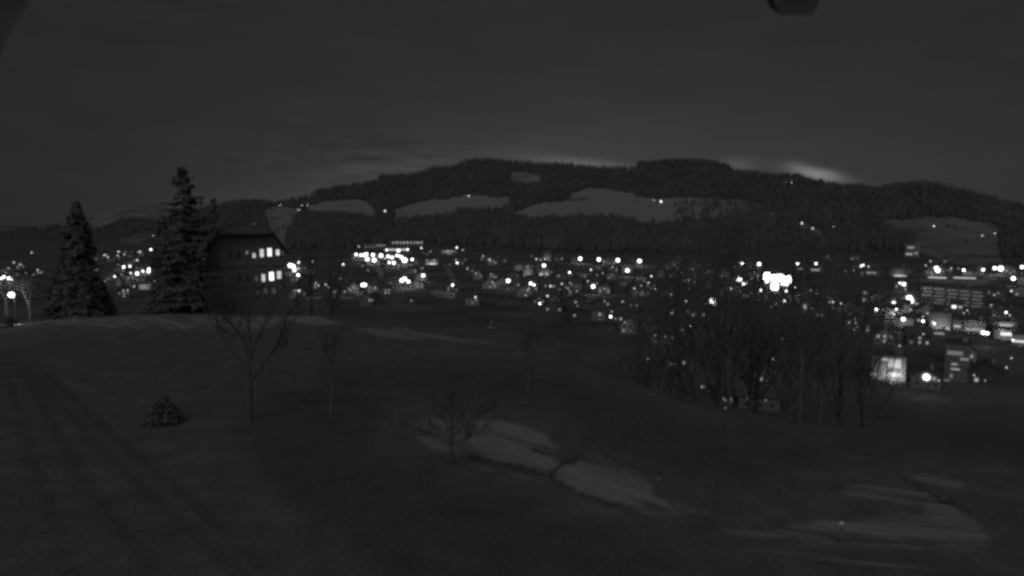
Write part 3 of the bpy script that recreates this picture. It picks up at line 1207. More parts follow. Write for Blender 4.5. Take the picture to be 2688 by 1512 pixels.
# ------------------------------------------------------------------ larger lit buildings, each with its own shape
def block(u0, u1, vt, vb_, label, cat, name, wins, depth=12.0, wallm=None, flat=True, flood=0.0, flood_u=None, zg=VALLEY, flood_h=None, roofh=2.5, awin=None):
    """a building whose front fills the given part of the photograph; wins in the same pixels: (u, v, w, h, radiance)"""
    uc = (u0 + u1) / 2
    g = on_z(uc, vb_, zg)
    k = g.length / F
    w = (u1 - u0) * k
    h = (vb_ - vt) * k
    t = thing(name, label, cat, g, yaw_to_cam(g))
    wallm = wallm or M_WALL
    if flat:
        b = MB()
        b.box(-w / 2, w / 2, 0, depth, 0, h)
        b.build('wall', wallm, t)
        r = MB()
        r.box(-w / 2 - 0.3, w / 2 + 0.3, -0.3, depth + 0.3, h + 0.003, h + 0.4)
        ro = r.build('roof', M_ROOF, t)
        q = MB()
        q.box(w * 0.18, w * 0.18 + min(3, w * 0.2), depth * 0.4, depth * 0.4 + 2.5, h + 0.403, h + 1.8)
        q.build('roof_hatch', M_METAL, ro)
    else:
        gable_house(t, w, depth, h, h + roofh, wallm, side=True)
    for (u, v, ww, hh, L) in wins:
        window(t, (u - uc) * k, (vb_ - v) * k, ww * k, hh * k, L)
    if flood:
        fu = uc if flood_u is None else flood_u
        fh = flood_h or 0.6
        fx = (fu - uc) * k
        f = thing('floodlight', '', 'floodlight', g, yaw_to_cam(g), 'floodlights in front of lit facades')
        defer(f, 'low floodlight washing a facade', fu, vb_)
        post = MB()
        post.box(fx - 0.06, fx + 0.06, -7.06, -6.94, 0, fh)
        post.box(fx - 0.25, fx + 0.25, -7.2, -6.9, fh, fh + 0.05)
        post.build('post', M_METAL, f)
        ld = bpy.data.lights.new('facade_beam', 'SPOT')
        ld.energy = flood * 1.6
        ld.spot_size = R(110)
        ld.spot_blend = 0.9
        ld.shadow_soft_size = 0.3
        lo = bpy.data.objects.new('facade_beam', ld)
        lo.location = (fx, -6.7, fh + 0.35)
        lo.rotation_euler = (R(100), 0, 0)
        lo.parent = f
        col.objects.link(lo)
    return t


def grid(u0, u1, n, v, w, h, L, jit=0.0, r=random.Random(3)):
    return [(u0 + (u1 - u0) * (i + 0.5) / n, v, w, h, L * r.uniform(1 - jit, 1 + jit)) for i in range(n)]


# factory at the forest foot: row of small lit windows, and a lit glazed strip below it
block(1024, 1112, 632, 646, 'long low factory with a row of nine small lit windows', 'factory', 'factory', grid(1029, 1110, 9, 637, 3.6, 3.4, 0.55, 0.3), zg=-56, wallm=M_WALL)
block(1010, 1078, 650, 664, 'long factory with one continuous brightly lit window strip', 'factory', 'factory', [(1044, 655.5, 56, 2.8, 0.75)], wallm=M_WALL)
block(955, 1012, 640, 655, 'low workshop with a dim dotted window row left of the factory', 'factory', 'workshop', grid(985, 1012, 5, 644.5, 2.6, 2.4, 0.3, 0.4) + grid(957, 985, 3, 648, 3, 2, 0.16, 0.3), zg=-57)
block(1118, 1152, 681, 695, 'pale lit shop building with a glowing strip along its base', 'building', 'shop_building', [(1133, 692, 30, 3.4, 0.25), (1121, 684, 4, 3, 0.28), (1140, 684, 5, 3, 0.2)], flood=900)
block(1155, 1200, 655, 668, 'low lit building with a bright line along its eave', 'building', 'shop_building', [(1178, 660, 34, 2, 0.22)], flood=700)
block(1374, 1398, 692, 722, 'tall pale house with a floodlit grey front in mid town', 'house', 'tall_house', [(1385, 700, 4, 4, 0.2)], flat=False, flood=1000, wallm=M_WALL)
block(1350, 1372, 694, 709, 'small pale house with a dimly lit front left of the tall house', 'house', 'pale_house', [], flat=False, flood=450)
block(1416, 1444, 704, 724, 'pale apartment house with lit ground floor under a bright lamp', 'house', 'apartment_house', [(1420, 720, 6, 4, 0.5), (1436, 719, 5, 4, 0.3)], flood=800)
block(1426, 1446, 662, 684, 'pale square tower house glowing softly above mid town', 'house', 'tower_house', [], flood=900)
block(1556, 1580, 695, 714, 'small house with softly lit wall under the forest foot row', 'house', 'pale_house', [], flat=False, flood=500)
block(1632, 1660, 692, 716, 'wide house with a glowing wall around a bright lamp', 'house', 'wide_house', [], flat=False, flood=900)
block(1965, 1992, 710, 738, 'grey lit apartment house left of the floodlit halls', 'house', 'apartment_house', [(1972, 718, 4, 4, 0.3), (1980, 718, 4, 4, 0.22), (1987, 724, 4, 4, 0.3)], flood=800)
block(1890, 1912, 705, 728, 'softly lit gabled house left of the floodlit halls', 'house', 'pale_house', [(1905, 717, 5, 5, 0.35)], flat=False, flood=500)
# the two blazing glazed halls and the round fronted one below them
block(2004, 2036, 717, 745, 'left floodlit hall with a blazing glazed front', 'hall', 'glazed_hall', [(2013, 726, 15, 16, 7.5), (2028, 730, 13, 14, 7.5), (2014, 739, 9, 6, 8.0)], depth=14)
block(2039, 2079, 722, 750, 'right floodlit hall with the largest blazing glazed front', 'hall', 'glazed_hall', [(2047, 731, 16, 17, 7.5), (2065, 735, 18, 18, 7.5), (2060, 746, 18, 4, 8.0)], depth=14)
block(2022, 2043, 741, 766, 'small glazed pavilion glowing white below the two halls', 'pavilion', 'glazed_pavilion', [(2032, 752, 17, 18, 7.5)], depth=8)
block(1938, 1968, 686, 700, 'low building with a bright shop front behind the bare trees', 'building', 'shop_building', [(1950, 693, 20, 4, 0.5)], flood=500)
block(2092, 2112, 700, 713, 'low kiosk with a lit strip beneath a lamp', 'kiosk', 'kiosk', [(2102, 706, 15, 2.6, 0.55)])
block(2124, 2152, 703, 716, 'long low kiosk with a slanting bright strip', 'kiosk', 'kiosk', [(2140, 709, 20, 2.8, 0.65)])
block(2106, 2126, 795, 818, 'pale house front lit from below among bare trees', 'house', 'pale_house', [(2113, 806, 8, 10, 0.22)], flat=False, flood=500)
block(2076, 2104, 770, 795, 'grey lit house beneath the glazed halls', 'house', 'pale_house', [(2083, 781, 6, 6, 0.16), (2095, 775, 5, 5, 0.16)], flat=False, flood=450)
block(2263, 2277, 765, 802, 'narrow tall stairwell tower with lit landings', 'tower', 'stair_tower', [(2270, 772, 7, 7, 0.22), (2270, 788, 8, 6, 0.45), (2271, 797, 9, 4, 0.25)], depth=7)
block(2278, 2308, 710, 724, 'low lit shed above the right-hand crossing', 'shed', 'shed', [(2288, 717, 20, 4, 0.18)], flat=False)
block(2340, 2378, 706, 727, 'broad pale hall with a thin glowing line at its foot', 'hall', 'pale_hall', [(2374, 723.5, 0.1, 0.1, 0.1), (2362, 724, 26, 2.2, 0.35)], flood=700)
block(2380, 2410, 645, 674, 'two storey house with two lit window rows on the wooded slope', 'house', 'hillside_house', [(2391, 653, 13, 4, 0.16), (2388, 668, 14, 4, 0.2), (2402, 666, 6, 4, 0.18)], zg=-42)
block(2328, 2362, 812, 836, 'floodlit pale house at the bright crossing', 'house', 'pale_house', [(2342, 823, 8, 7, 0.2)], flat=False, flood=1000)
block(2358, 2385, 800, 822, 'softly lit house right of the bright crossing', 'house', 'pale_house', [], flat=False, flood=600)
block(2352, 2392, 838, 858, 'house with a glowing forecourt wall under a bright lamp', 'house', 'wide_house', [], flood=800)
# station: two long lit platform canopies
for (a, b, vv, lab) in ((2438, 2482, 729, 'left platform canopy with a bright light strip under its roof'), (2505, 2558, 730, 'right platform canopy with a bright light strip under its roof')):
    uc = (a + b) / 2
    g = on_z(uc, vv + 9, VALLEY)
    k = g.length / F
    w = (b - a) * k
    t = thing('platform_canopy', lab, 'platform canopy', g, yaw_to_cam(g), 'platform canopies of the station')
    m = MB()
    m.box(-w / 2, w / 2, -1.5, 3.5, 4.4, 4.65)
    m.build('canopy_roof', M_ROOF, t)
    for i in range(5):
        x = -w / 2 + w * (i + 0.5) / 5
        MB().tube([(x, 1.5, 0), (x, 1.5, 4.4)], [0.13, 0.13], 6).build('post', M_METAL, t)
    m = MB()
    m.box(-w * 0.40, w * 0.40, -1.2, -0.6, 3.3, 3.9)
    m.build('light_strip', glow(1.0), t)
    m = MB()
    m.box(-w / 2 - 6, w / 2 + 6, -3.5, 5, 0.003, 0.55)
    m.build('platform', M_WALLP, t)
# right-hand blocks; some wide panes glow in place of lit fronts
blk = []
for row, vv in enumerate((766, 774, 782, 790, 797)):
    for i in range(5):
        blk.append((2449 + i * 24 + (row % 2) * 3, vv + i * 1.2, 19, 3.0, [0.03, 0.018, 0.034, 0.014, 0.022][(i * 2 + row) % 5]))
block(2436, 2566, 760, 806, 'big dark apartment block with dim horizontal window bands', 'apartment block', 'apartment_block', blk, depth=16, wallm=mat('grey_plaster', 0.08, 0.13, 0.8))
block(2446, 2488, 826, 868, 'square grey floodlit apartment house at right', 'apartment block', 'apartment_house', [(2453, 850, 5, 4, 0.6), (2480, 862, 10, 3, 0.2)], flood=1500)
block(2504, 2522, 842, 866, 'narrow softly lit house between two apartment houses', 'house', 'narrow_house', [(2513, 858, 12, 5, 0.22)], flat=False, flood=350)
block(2536, 2578, 846, 872, 'broad floodlit house with a glowing lower wall', 'house', 'wide_house', [(2556, 866, 30, 4, 0.16)], flood=800)
block(2616, 2660, 848, 868, 'upper pale balcony house at the right edge', 'house', 'balcony_house', [(2640, 856, 26, 6, 0.22)], flood=700)
block(2618, 2664, 870, 890, 'lower bright balcony house at the right edge', 'house', 'balcony_house', [(2645, 879, 30, 7, 0.42), (2632, 871, 10, 2, 0.2)], flood=900)
block(2664, 2700, 885, 905, 'cut off lit house at the right edge below the balconies', 'house', 'wide_house', [(2680, 898, 28, 4, 0.45)], flood=500)
block(2500, 2524, 800, 816, 'small house with a bright gable window under the apartment block', 'house', 'pale_house', [(2506, 807, 8, 6, 1.6), (2518, 807, 7, 5, 0.3)], flat=False)
block(2444, 2480, 872, 884, 'garage with a glowing horizontal strip', 'garage', 'garage', [(2461, 876, 26, 3.6, 0.22)], depth=6)
# lit house at lower right with a chimney tower, and the stepped block with lit landings; widest panes glow in place of lit walls
block(2296, 2366, 942, 998, 'floodlit house with bright roof edge and a tall chimney at lower right', 'house', 'lit_house',
      [(2343, 958, 26, 20, 0.30), (2325, 950, 18, 4, 0.34), (2300, 987, 16, 7, 0.2), (2345, 984, 30, 10, 0.05)], flat=True, depth=10, flood=1500, flood_u=2343, wallm=M_WALLP)
block(2348, 2362, 906, 941, 'square stair tower with a small lamp, rising behind the floodlit house', 'tower', 'stair_tower', [(2359, 911, 4, 4, 0.35)], depth=4, zg=-52, flood=0)
block(2486, 2534, 918, 1003, 'stepped apartment block with a column of dim lit landings', 'apartment block', 'apartment_block',
      [(2505, 938, 30, 9, 0.07), (2523, 950, 16, 5, 0.12), (2505, 963, 12, 4, 0.2), (2507, 974, 17, 4, 0.2), (2500, 990, 6, 10, 0.06), (2492, 1001, 12, 3, 0.09)], depth=14)
block(1884, 1926, 1040, 1056, 'low house with a cluster of lit windows behind the bare trees', 'house', 'low_house',
      [(1891, 1047, 6, 5, 0.16), (1899, 1046, 5, 5, 0.18), (1906, 1051, 7, 4, 0.22), (1917, 1046, 5, 5, 0.24), (1917, 1053, 5, 3, 0.2)], flat=False, depth=9)
# between the conifers at left
block(306, 316, 728, 750, 'narrow lit house end between the conifers', 'house', 'narrow_house', [], flat=False, flood=250)
block(368, 396, 746, 762, 'long low shed with a softly lit wall between the conifers', 'shed', 'long_shed', [(382, 753.5, 26, 11, 0.05)], depth=8, flood=150)  # wide faint pane glows in place of the lit wall
block(588, 600, 757, 784, 'narrow house with a lit stairwell left of the farmhouse', 'house', 'narrow_house', [(593, 765, 7, 8, 0.09), (593, 776, 8, 8, 0.12)], depth=8)


# ------------------------------------------------------------------ the farmhouse on the meadow's brow
FY = 100.0
fk = FY / F * 1.03
fc = at_y(645, 668, FY)
fz0 = zt(fc.x, FY) - 0.6
fh = thing('farmhouse', 'dark timber farmhouse with half hipped roof and rows of lit windows', 'farmhouse', (fc.x, FY, fz0), yaw_to_cam(fc) + 0.04)
eave_z = fc.z - fz0
HW = 95 * fk
b = MB()
prof = [(-5.85, -0.1), (-5.15, 0.65), (-3.85, 2.6), (-2.6, 3.75), (0, 4.0), (2.6, 3.75), (3.85, 2.6), (5.15, 0.65), (5.85, -0.1)]
wp = [(-HW, 0)] + [(x, z - 0.12) for x, z in prof if abs(x) < HW - 0.2] + [(HW, 0)]
n = len(wp)
b.v = [(x, 0, eave_z + z + 0.25 if abs(x) >= HW else eave_z + z) for x, z in wp] + [(HW, 0, 0), (-HW, 0, 0)]
k = len(b.v)
b.v += [(x, 14, z) for (x, y, z) in b.v]
b.f = [tuple(range(k))[::-1], tuple(range(k, 2 * k))] + [(i, (i + 1) % k, (i + 1) % k + k, i + k) for i in range(k)]
b.build('wall', M_WOOD, fh)
r = MB()
for y in (-1.3, 15.0):
    r.v += [(x, y, eave_z + z) for x, z in prof] + [(x, y, eave_z + z + 0.24) for x, z in prof]
n = len(prof)
for i in range(n - 1):
    r.f += [(i, i + 1, i + 1 + 2 * n, i + 2 * n), (i + n, i + n + 2 * n, i + 1 + 3 * n, i + 1 + n), (i, i + n, i + 1 + n, i + 1), (i + 2 * n, i + 1 + 2 * n, i + 1 + 3 * n, i + 3 * n)]
r.f += [(0, 2 * n, 3 * n, n), (n - 1, 2 * n - 1, 4 * n - 1, 3 * n - 1)]
ro = r.build('roof', M_ROOF, fh)
m = MB()
m.box(1.2, 2.0, 8, 8.8, eave_z + 3.2, eave_z + 4.3)
m.build('chimney', M_STONE, ro)
# the half hip that closes the top of the gable, sloping out over the front
m = MB()
m.v = [(-3.3, -1.7, eave_z + 2.85), (3.3, -1.7, eave_z + 2.85), (2.45, -1.2, eave_z + 3.98), (-2.45, -1.2, eave_z + 3.98),
       (-3.3, -1.6, eave_z + 2.75), (3.3, -1.6, eave_z + 2.75), (2.45, -1.1, eave_z + 3.85), (-2.45, -1.1, eave_z + 3.85)]
m.f = [(0, 1, 2, 3), (7, 6, 5, 4), (0, 4, 5, 1), (1, 5, 6, 2), (2, 6, 7, 3), (3, 7, 4, 0)]
m.build('half_hip', M_ROOF, fh)


def fwin(u, v, w, h, L):
    return window(fh, (u - 645) * fk, at_y(u, v, FY).z - fz0, w * 0.86 * fk, h * 0.96 * fk, L * 0.5 if L else None, 0.0, True)


for (u, v, w, h, L) in ((665, 671, 7, 12, 1.4), (684, 665, 10, 21, 1.5), (703, 663, 11, 21, 3.0), (723, 664, 9, 15, 2.0), (736, 665, 4, 11, 0.12),
                        (648, 663, 6, 8, 0.5), (669, 732, 6, 15, 0.07), (686, 731, 9, 20, 1.6), (706, 727, 12, 22, 4.0), (725, 724, 11, 20, 1.4),
                        (648, 668, 6, 14, None), (628, 668, 9, 18, None), (608, 668, 9, 18, None), (648, 730, 9, 18, None), (628, 731, 9, 18, None),
                        (670, 770, 8, 10, 0.05), (690, 765, 8, 17, 0.075), (710, 765, 9, 17, 0.02), (727, 755, 6, 8, 0.035)):
    if (u, v) == (648, 668):
        continue
    fwin(u, v, w, h, L)
for vv in (697, 752):
    z = at_y(645, vv, FY).z - fz0
    m = MB()
    m.box(-HW - 0.1, HW + 0.1, -0.16, -0.004, z - 0.12, z + 0.12)
    m.build('storey_beam', M_WOOD, fh)


# ------------------------------------------------------------------ trees
def conifer(name, label, base, H, Wd, seed, levels, gap=0.15, taper=1.0, droop=0.25, top_round=0.0):
    rr = random.Random(seed)
    t = thing(name, label, 'conifer', base, rr.uniform(0, 6))
    MB().tube([(0, 0, -0.5), (0.1, 0, H * 0.35), (0.05, 0.08, H * 0.7), (0, 0, H * 0.98)], [H * 0.018, H * 0.013, H * 0.007, 0.02], 8).build('trunk', M_BARK, t)
    c = MB()
    for i in range(levels):
        f = (i + 0.5) / levels
        z = H * (0.08 + 0.92 * f)
        rad = Wd * ((1 - f) ** taper) * (1 - top_round) + Wd * top_round * math.sqrt(max(0, 1 - f * f)) + 0.12
        nb = int(7 + 6 * (1 - f))
        for j in range(nb):
            if rr.random() < gap:
                continue
            a = rr.uniform(0, 6.283)
            ln = rad * (rr.uniform(0.55, 1.15) if gap < 0.2 else rr.uniform(0.4, 1.3))
            zz = z + rr.uniform(-0.5, 0.5) * H / levels
            ca, sa = math.cos(a), math.sin(a)
            px, py = -sa, ca
            segs = 4
            tip = ln * (0.22 + 0.10 * rr.random())
            up = rr.uniform(-0.05, 0.18)
            prev = None
            for s in range(segs + 1):
                q = s / segs
                d = ln * q
                zc = zz - droop * ln * q * q + up * ln * q
                wid = tip * (1 - q) ** 0.7 * (0.5 + q) + 0.05
                if s % 2:
                    wid *= 0.55
                i0 = len(c.v)
                wz = -0.22 * wid
                c.v += [(ca * d + px * wid, sa * d + py * wid, zc + wz + rr.uniform(-.08, .08)), (ca * d, sa * d, zc),
                        (ca * d - px * wid, sa * d - py * wid, zc + wz + rr.uniform(-.08, .08)), (ca * d, sa * d, zc - 0.35 * wid - 0.1)]
                if prev is not None:
                    c.f += [(prev, i0, i0 + 1, prev + 1), (prev + 1, i0 + 1, i0 + 2, prev + 2), (prev, prev + 3, i0 + 3, i0), (prev + 2, i0 + 2, i0 + 3, prev + 3)]
                    if rr.random() < 0.75:                       # hanging side sprays
                        k0 = len(c.v)
                        for sg in (1, -1):
                            sx, sy = ca * d + sg * px * wid, sa * d + sg * py * wid
                            k1 = len(c.v)
                            c.v += [(sx, sy, zc), (sx + sg * px * wid * 0.9 + ca * 0.25 * wid, sy + sg * py * wid * 0.9 + sa * 0.25 * wid, zc - 0.5 * wid),
                                    (sx + ca * 0.5 * wid, sy + sa * 0.5 * wid, zc - 0.25 * wid)]
                            c.f.append((k1, k1 + 1, k1 + 2))
                prev = i0
            for s in range(14):                                  # hanging needle clumps on the outer half, broad sides outward
                q = rr.uniform(0.35, 1.05)
                d = ln * q
                off = rr.uniform(-1, 1) * tip * (1.1 - q * 0.6)
                cx, cy, cz = ca * d + px * off, sa * d + py * off, zz - droop * ln * q * q + up * ln * q - rr.uniform(0.0, 0.3)
                sz = rr.uniform(0.10, 0.24) * (0.7 + 0.04 * H)
                tx, ty = px + ca * rr.uniform(-.5, .5), py + sa * rr.uniform(-.5, .5)
                lean = rr.uniform(-.15, .4)
                k1 = len(c.v)
                c.v += [(cx - tx * sz, cy - ty * sz, cz), (cx + ca * lean * sz, cy + sa * lean * sz, cz - sz * 1.1), (cx + tx * sz, cy + ty * sz, cz - 0.1 * sz), (cx, cy, cz + 0.45 * sz)]
                c.f.append((k1, k1 + 1, k1 + 2, k1 + 3))
    c.build('crown', M_NEEDLE, t)
    return t


def tz(x, y):
    return zt(x, y)


def base_at(u, y):
    x = (u - CU) / F * y * 1.0
    d = ray(u, 700)
    x = d.x * (y / d.y)
    return Vector((x, y, zt(x, y) - 0.1))


def top_h(u, v, y, base):
    return at_y(u, v, y).z - base.z


bp = base_at(207, 96)
conifer('conical_conifer', 'dense conical dark conifer with rounded top at left', bp, top_h(207, 530, 96, bp), 3.0, 11, 52, 0.05, 0.6, 0.22, 0.5)
bp = base_at(490, 94)
conifer('big_conifer', 'largest ragged dark spruce with tiered open boughs left of the farmhouse', bp, top_h(492, 438, 94, bp), 5.2, 12, 30, 0.30, 0.62, 0.05)
bp = base_at(566, 112)
conifer('spruce', 'smaller dark spruce squeezed between the ragged spruce and the farmhouse', bp, top_h(566, 522, 112, bp), 3.4, 13, 34, 0.1, 0.9, 0.25)
bp = base_at(432, 110)
conifer('spruce', 'short dark spruce hugging the left flank of the ragged spruce', bp, top_h(432, 560, 110, bp), 3.2, 14, 30, 0.1, 0.85, 0.25)
bp = base_at(150, 108)
conifer('spruce', 'low dark conifer left of the conical conifer', bp, top_h(150, 690, 108, bp), 3.0, 15, 24, 0.1, 0.7, 0.25, 0.3)
bp = base_at(262, 104)
conifer('spruce', 'low dark conifer right of the conical conifer', bp, top_h(262, 735, 104, bp), 2.6, 16, 22, 0.1, 0.7, 0.25, 0.3)


def grow(tr, cr, p, d, ln, rad, depth, rr, spread, upk, minr):
    """recursive bare branching: thick wood into tr, twigs into cr"""
    pts, rads = [tuple(p)], [rad]
    q = p.copy()
    n = 4 if depth > 1 else 3
    for i in range(n):
        d = (d + Vector((rr.uniform(-1, 1), rr.uniform(-1, 1), rr.uniform(-.6, 1))) * 0.13 + Vector((0, 0, upk))).normalized()
        q = q + d * (ln / n)
        pts.append(tuple(q))
        rads.append(max(minr, rad * (1 - 0.45 * (i + 1) / n)))
    (tr if depth >= 3 else cr).tube(pts, rads, 6 if depth >= 3 else 4, False)
    if depth == 0:
        return
    nb = rr.choice([3, 4]) if depth > 1 else rr.choice([3, 4, 5])
    for j in range(nb):
        f = rr.uniform(0.35, 1.0) if j else 1.0
        k = min(n - 1, int(f * n))
        tt = f * n - k
        s = Vector(pts[k]).lerp(Vector(pts[k + 1]), min(1, tt))
        ax = Vector((rr.uniform(-1, 1), rr.uniform(-1, 1), rr.uniform(-1, 1))).normalized()
        nd = (d + ax * spread * rr.uniform(0.6, 1.2)).normalized()
        grow(tr, cr, s, nd, ln * rr.uniform(0.58, 0.82), max(minr, rads[k] * rr.uniform(0.5, 0.7)), depth - 1, rr, spread, upk, minr)


def bare_tree(name, label, base, H, seed, trunk_f=0.3, spread=0.8, upk=0.06, depth=4, rad=None, limbs=4, minr=0.012, group=None, bark=None):
    rr = random.Random(seed)
    t = thing(name, label, 'bare tree', base, 0.0, group)
    tr, cr = MB(), MB()
    rad = rad or H * 0.022
    th = H * trunk_f
    p0 = [(0, 0, -0.4), (rr.uniform(-.1, .1), 0, th * 0.5), (rr.uniform(-.15, .15), rr.uniform(-.1, .1), th)]
    tr.tube(p0, [rad * 1.25, rad, rad * 0.85], 8)
    top = Vector(p0[-1])
    for j in range(limbs):
        a = 6.283 * j / limbs + rr.uniform(-.4, .4)
        d = Vector((math.cos(a) * spread, math.sin(a) * spread, 1.0)).normalized()
        grow(tr, cr, top - Vector((0, 0, rr.uniform(0, th * 0.25))), d, (H - th) * rr.uniform(0.42, 0.58), rad * rr.uniform(0.45, 0.62), depth, rr, spread * 0.85, upk, minr)
    a = tr.build('trunk', bark or M_BARK, t)
    c = cr.build('crown', bark or M_TWIG, t)
    kids(t, a, c)
    return t


def tall_tree(name, label, base, H, seed, group=None, fan=0.26):
    """slim tall bare tree: one leader, many steep side branches"""
    rr = random.Random(seed)
    t = thing(name, label, 'bare tree', base, 0.0, group)
    tr, cr = MB(), MB()
    n = 10
    pts, rads = [], []
    q = Vector((0, 0, -0.5))
    for i in range(n + 1):
        pts.append(tuple(q))
        rads.append(max(0.03, H * 0.012 * (1 - i / n) ** 0.8))
        q = q + Vector((rr.uniform(-.03, .03) * H / n * 2, rr.uniform(-.03, .03) * H / n * 2, H / n))
    tr.tube(pts, rads, 7, False)
    for j in range(36):
        f = rr.uniform(0.36, 0.98)
        k = min(n - 1, int(f * n))
        s = Vector(pts[k]).lerp(Vector(pts[k + 1]), f * n - k)
        a = rr.uniform(0, 6.283)
        d = Vector((math.cos(a) * 0.75, math.sin(a) * 0.75, 1.0)).normalized()
        grow(tr, cr, s, d, H * fan * (1.08 - f) * rr.uniform(0.6, 1.1) + 0.8, max(0.016, rads[k] * 0.35), 2, rr, 0.5, 0.12, 0.013)
    a = tr.build('trunk', M_BARK, t)
    c = cr.build('crown', M_TWIG, t)
    kids(t, a, c)
    return t


GT = 'tall bare trees on the slope at right'
proto = []
specs = [(1790, 128, 590, 'leftmost of the tall slim bare trees'), (1838, 120, 545, 'second tall slim bare tree from the left'),
         (1886, 135, 525, 'third tall slim bare tree from the left'), (1930, 116, 560, 'fourth tall slim bare tree, left of the floodlit halls'),
         (1978, 124, 540, 'fifth tall slim bare tree, just left of the floodlit halls'), (1999, 140, 550, 'tall slim bare tree just left of the left floodlit hall'),
         (2076, 118, 600, 'shorter slim bare tree right of the floodlit halls'), (2116, 112, 575, 'dark trunked slim bare tree right of the halls'),
         (2164, 120, 590, 'slim bare tree left of the bright crossing'), (2218, 132, 640, 'short slim bare tree above the bright crossing'),
         (2292, 126, 690, 'rightmost and lowest of the slim bare trees'),
         (1738, 126, 690, 'short slim bare tree at the left end of the tall row'), (1684, 132, 745, 'lowest bare tree left of the tall slim row')]
for i, (u, y, vt, lab) in enumerate(specs):
    bp = base_at(u, y)
    H = top_h(u, vt, y, bp)
    if i < 4:
        t = tall_tree('slim_bare_tree', lab, bp, H, 40 + i, GT)
        proto.append((t, H))
    else:
        t0, H0 = proto[i % 4]
        s = H / H0
        copy_tree(t0, bp, 1.1 * i, lab, (s * 1.02, s * 1.02, s))

bp = base_at(867, 118)
tall_tree('slim_bare_tree', 'lone slim bare tree with dark trunk right of the farmhouse', bp, top_h(867, 560, 118, bp), 61, fan=0.22)
bp = base_at(812, 124)
tall_tree('slim_bare_tree', 'thin bare tree between the farmhouse and the lone slim tree', bp, top_h(812, 640, 124, bp), 62, fan=0.25)

# near fruit trees on the meadow
def limb_tree(name, label, base, limbs, rad, seed, tw, minr):
    """a bare tree whose main limbs follow the given picture lines, spread in depth as well"""
    rr = random.Random(seed)
    t = thing(name, label, 'bare tree', base)
    tr, cr = MB(), MB()
    for li, (line, r0, dep) in enumerate(limbs):
        pts, rads = [], []
        n = len(line)
        for i, (u, v) in enumerate(line):
            p = at_y(u, v, base.y) - base
            f = i / (n - 1)
            p = p + Vector((0, dep * f * f, 0)) * (1.0 if li else 0.0)
            pts.append(p)
            rads.append(max(minr, rad * r0 * (1 - 0.6 * f)))
        fine, fr = [], []
        for i in range(n - 1):
            for k in range(4):
                q = pts[i].lerp(pts[i + 1], k / 4)
                if li or i or k:
                    q = q + Vector((rr.uniform(-1, 1), rr.uniform(-1, 1), rr.uniform(-1, 1))) * 0.035 * (1 if li else 0.5)
                fine.append(tuple(q))
                fr.append(rads[i] + (rads[i + 1] - rads[i]) * k / 4)
        fine.append(tuple(pts[-1]))
        fr.append(rads[-1])
        if not li:
            fine.insert(0, (fine[0][0], fine[0][1], fine[0][2] - 0.5))
            fr.insert(0, fr[0] * 1.3)
        tr.tube(fine, fr, 7, False)
        if li:
            for j in range(tw):
                k = rr.randrange(len(fine) // 4, len(fine))
                d0 = (Vector(fine[-1]) - Vector(fine[0])).normalized()
                d = (d0 * 0.8 + Vector((rr.uniform(-1, 1), rr.uniform(-1, 1), rr.uniform(-.3, 1)))).normalized()
                L = (Vector(fine[-1]) - Vector(fine[0])).length
                grow(tr, cr, Vector(fine[k]), d, L * rr.uniform(0.25, 0.5), max(minr, fr[k] * 0.45), 2, rr, 0.6, 0.04, minr * 0.75)
    tr.build('trunk', M_BARKD, t)
    cr.build('crown', M_BARKD, t)
    return t


limb_tree('fruit_tree', 'spreading bare fruit tree on the meadow below the farmhouse', hit(655, 1105),
          [([(655, 1105), (657, 1040), (656, 985), (654, 945)], 1.0, 0), ([(655, 985), (622, 940), (588, 905), (560, 850), (540, 820)], 0.55, 0.8),
           ([(657, 1005), (690, 955), (725, 905), (745, 868), (755, 826), (788, 812)], 0.6, -0.6), ([(654, 945), (642, 890), (620, 850), (604, 822)], 0.5, -0.9),
           ([(655, 950), (672, 888), (692, 845), (700, 815)], 0.5, 1.0), ([(654, 945), (656, 880), (650, 830), (652, 800)], 0.5, 0.3)], 0.15, 21, 7, 0.014)
limb_tree('fruit_tree', 'small gnarled bare fruit tree before the pale snow patch', hit(1183, 1222),
          [([(1183, 1222), (1184, 1170), (1183, 1125)], 1.0, 0), ([(1185, 1150), (1228, 1112), (1258, 1092), (1292, 1084)], 0.6, 0.5),
           ([(1187, 1168), (1226, 1146), (1252, 1128)], 0.5, -0.6), ([(1181, 1165), (1150, 1142), (1110, 1136), (1062, 1142)], 0.6, -0.3),
           ([(1182, 1135), (1160, 1102), (1128, 1084)], 0.5, 0.6), ([(1183, 1125), (1186, 1085), (1181, 1056)], 0.6, 0.1), ([(1184, 1130), (1212, 1090), (1226, 1062)], 0.5, -0.5)],
          0.10, 22, 7, 0.009)
bp = hit(868, 1090)
bare_tree('fruit_tree', 'faint thin bare tree in the dark middle of the meadow', bp, at_y(868, 860, bp.y).z - bp.z, 23, 0.5, 0.55, 0.1, 3, 0.07, 4, 0.008, None, mat('grey_bark', 0.09, 0.13, 6.0))
bp = hit(1385, 1040)
bare_tree('fruit_tree', 'thin upright bare tree at the brow right of centre', bp, at_y(1385, 850, bp.y).z - bp.z, 24, 0.5, 0.5, 0.1, 3, 0.07, 4, 0.008, None, mat('grey_bark', 0.09, 0.13, 6.0))


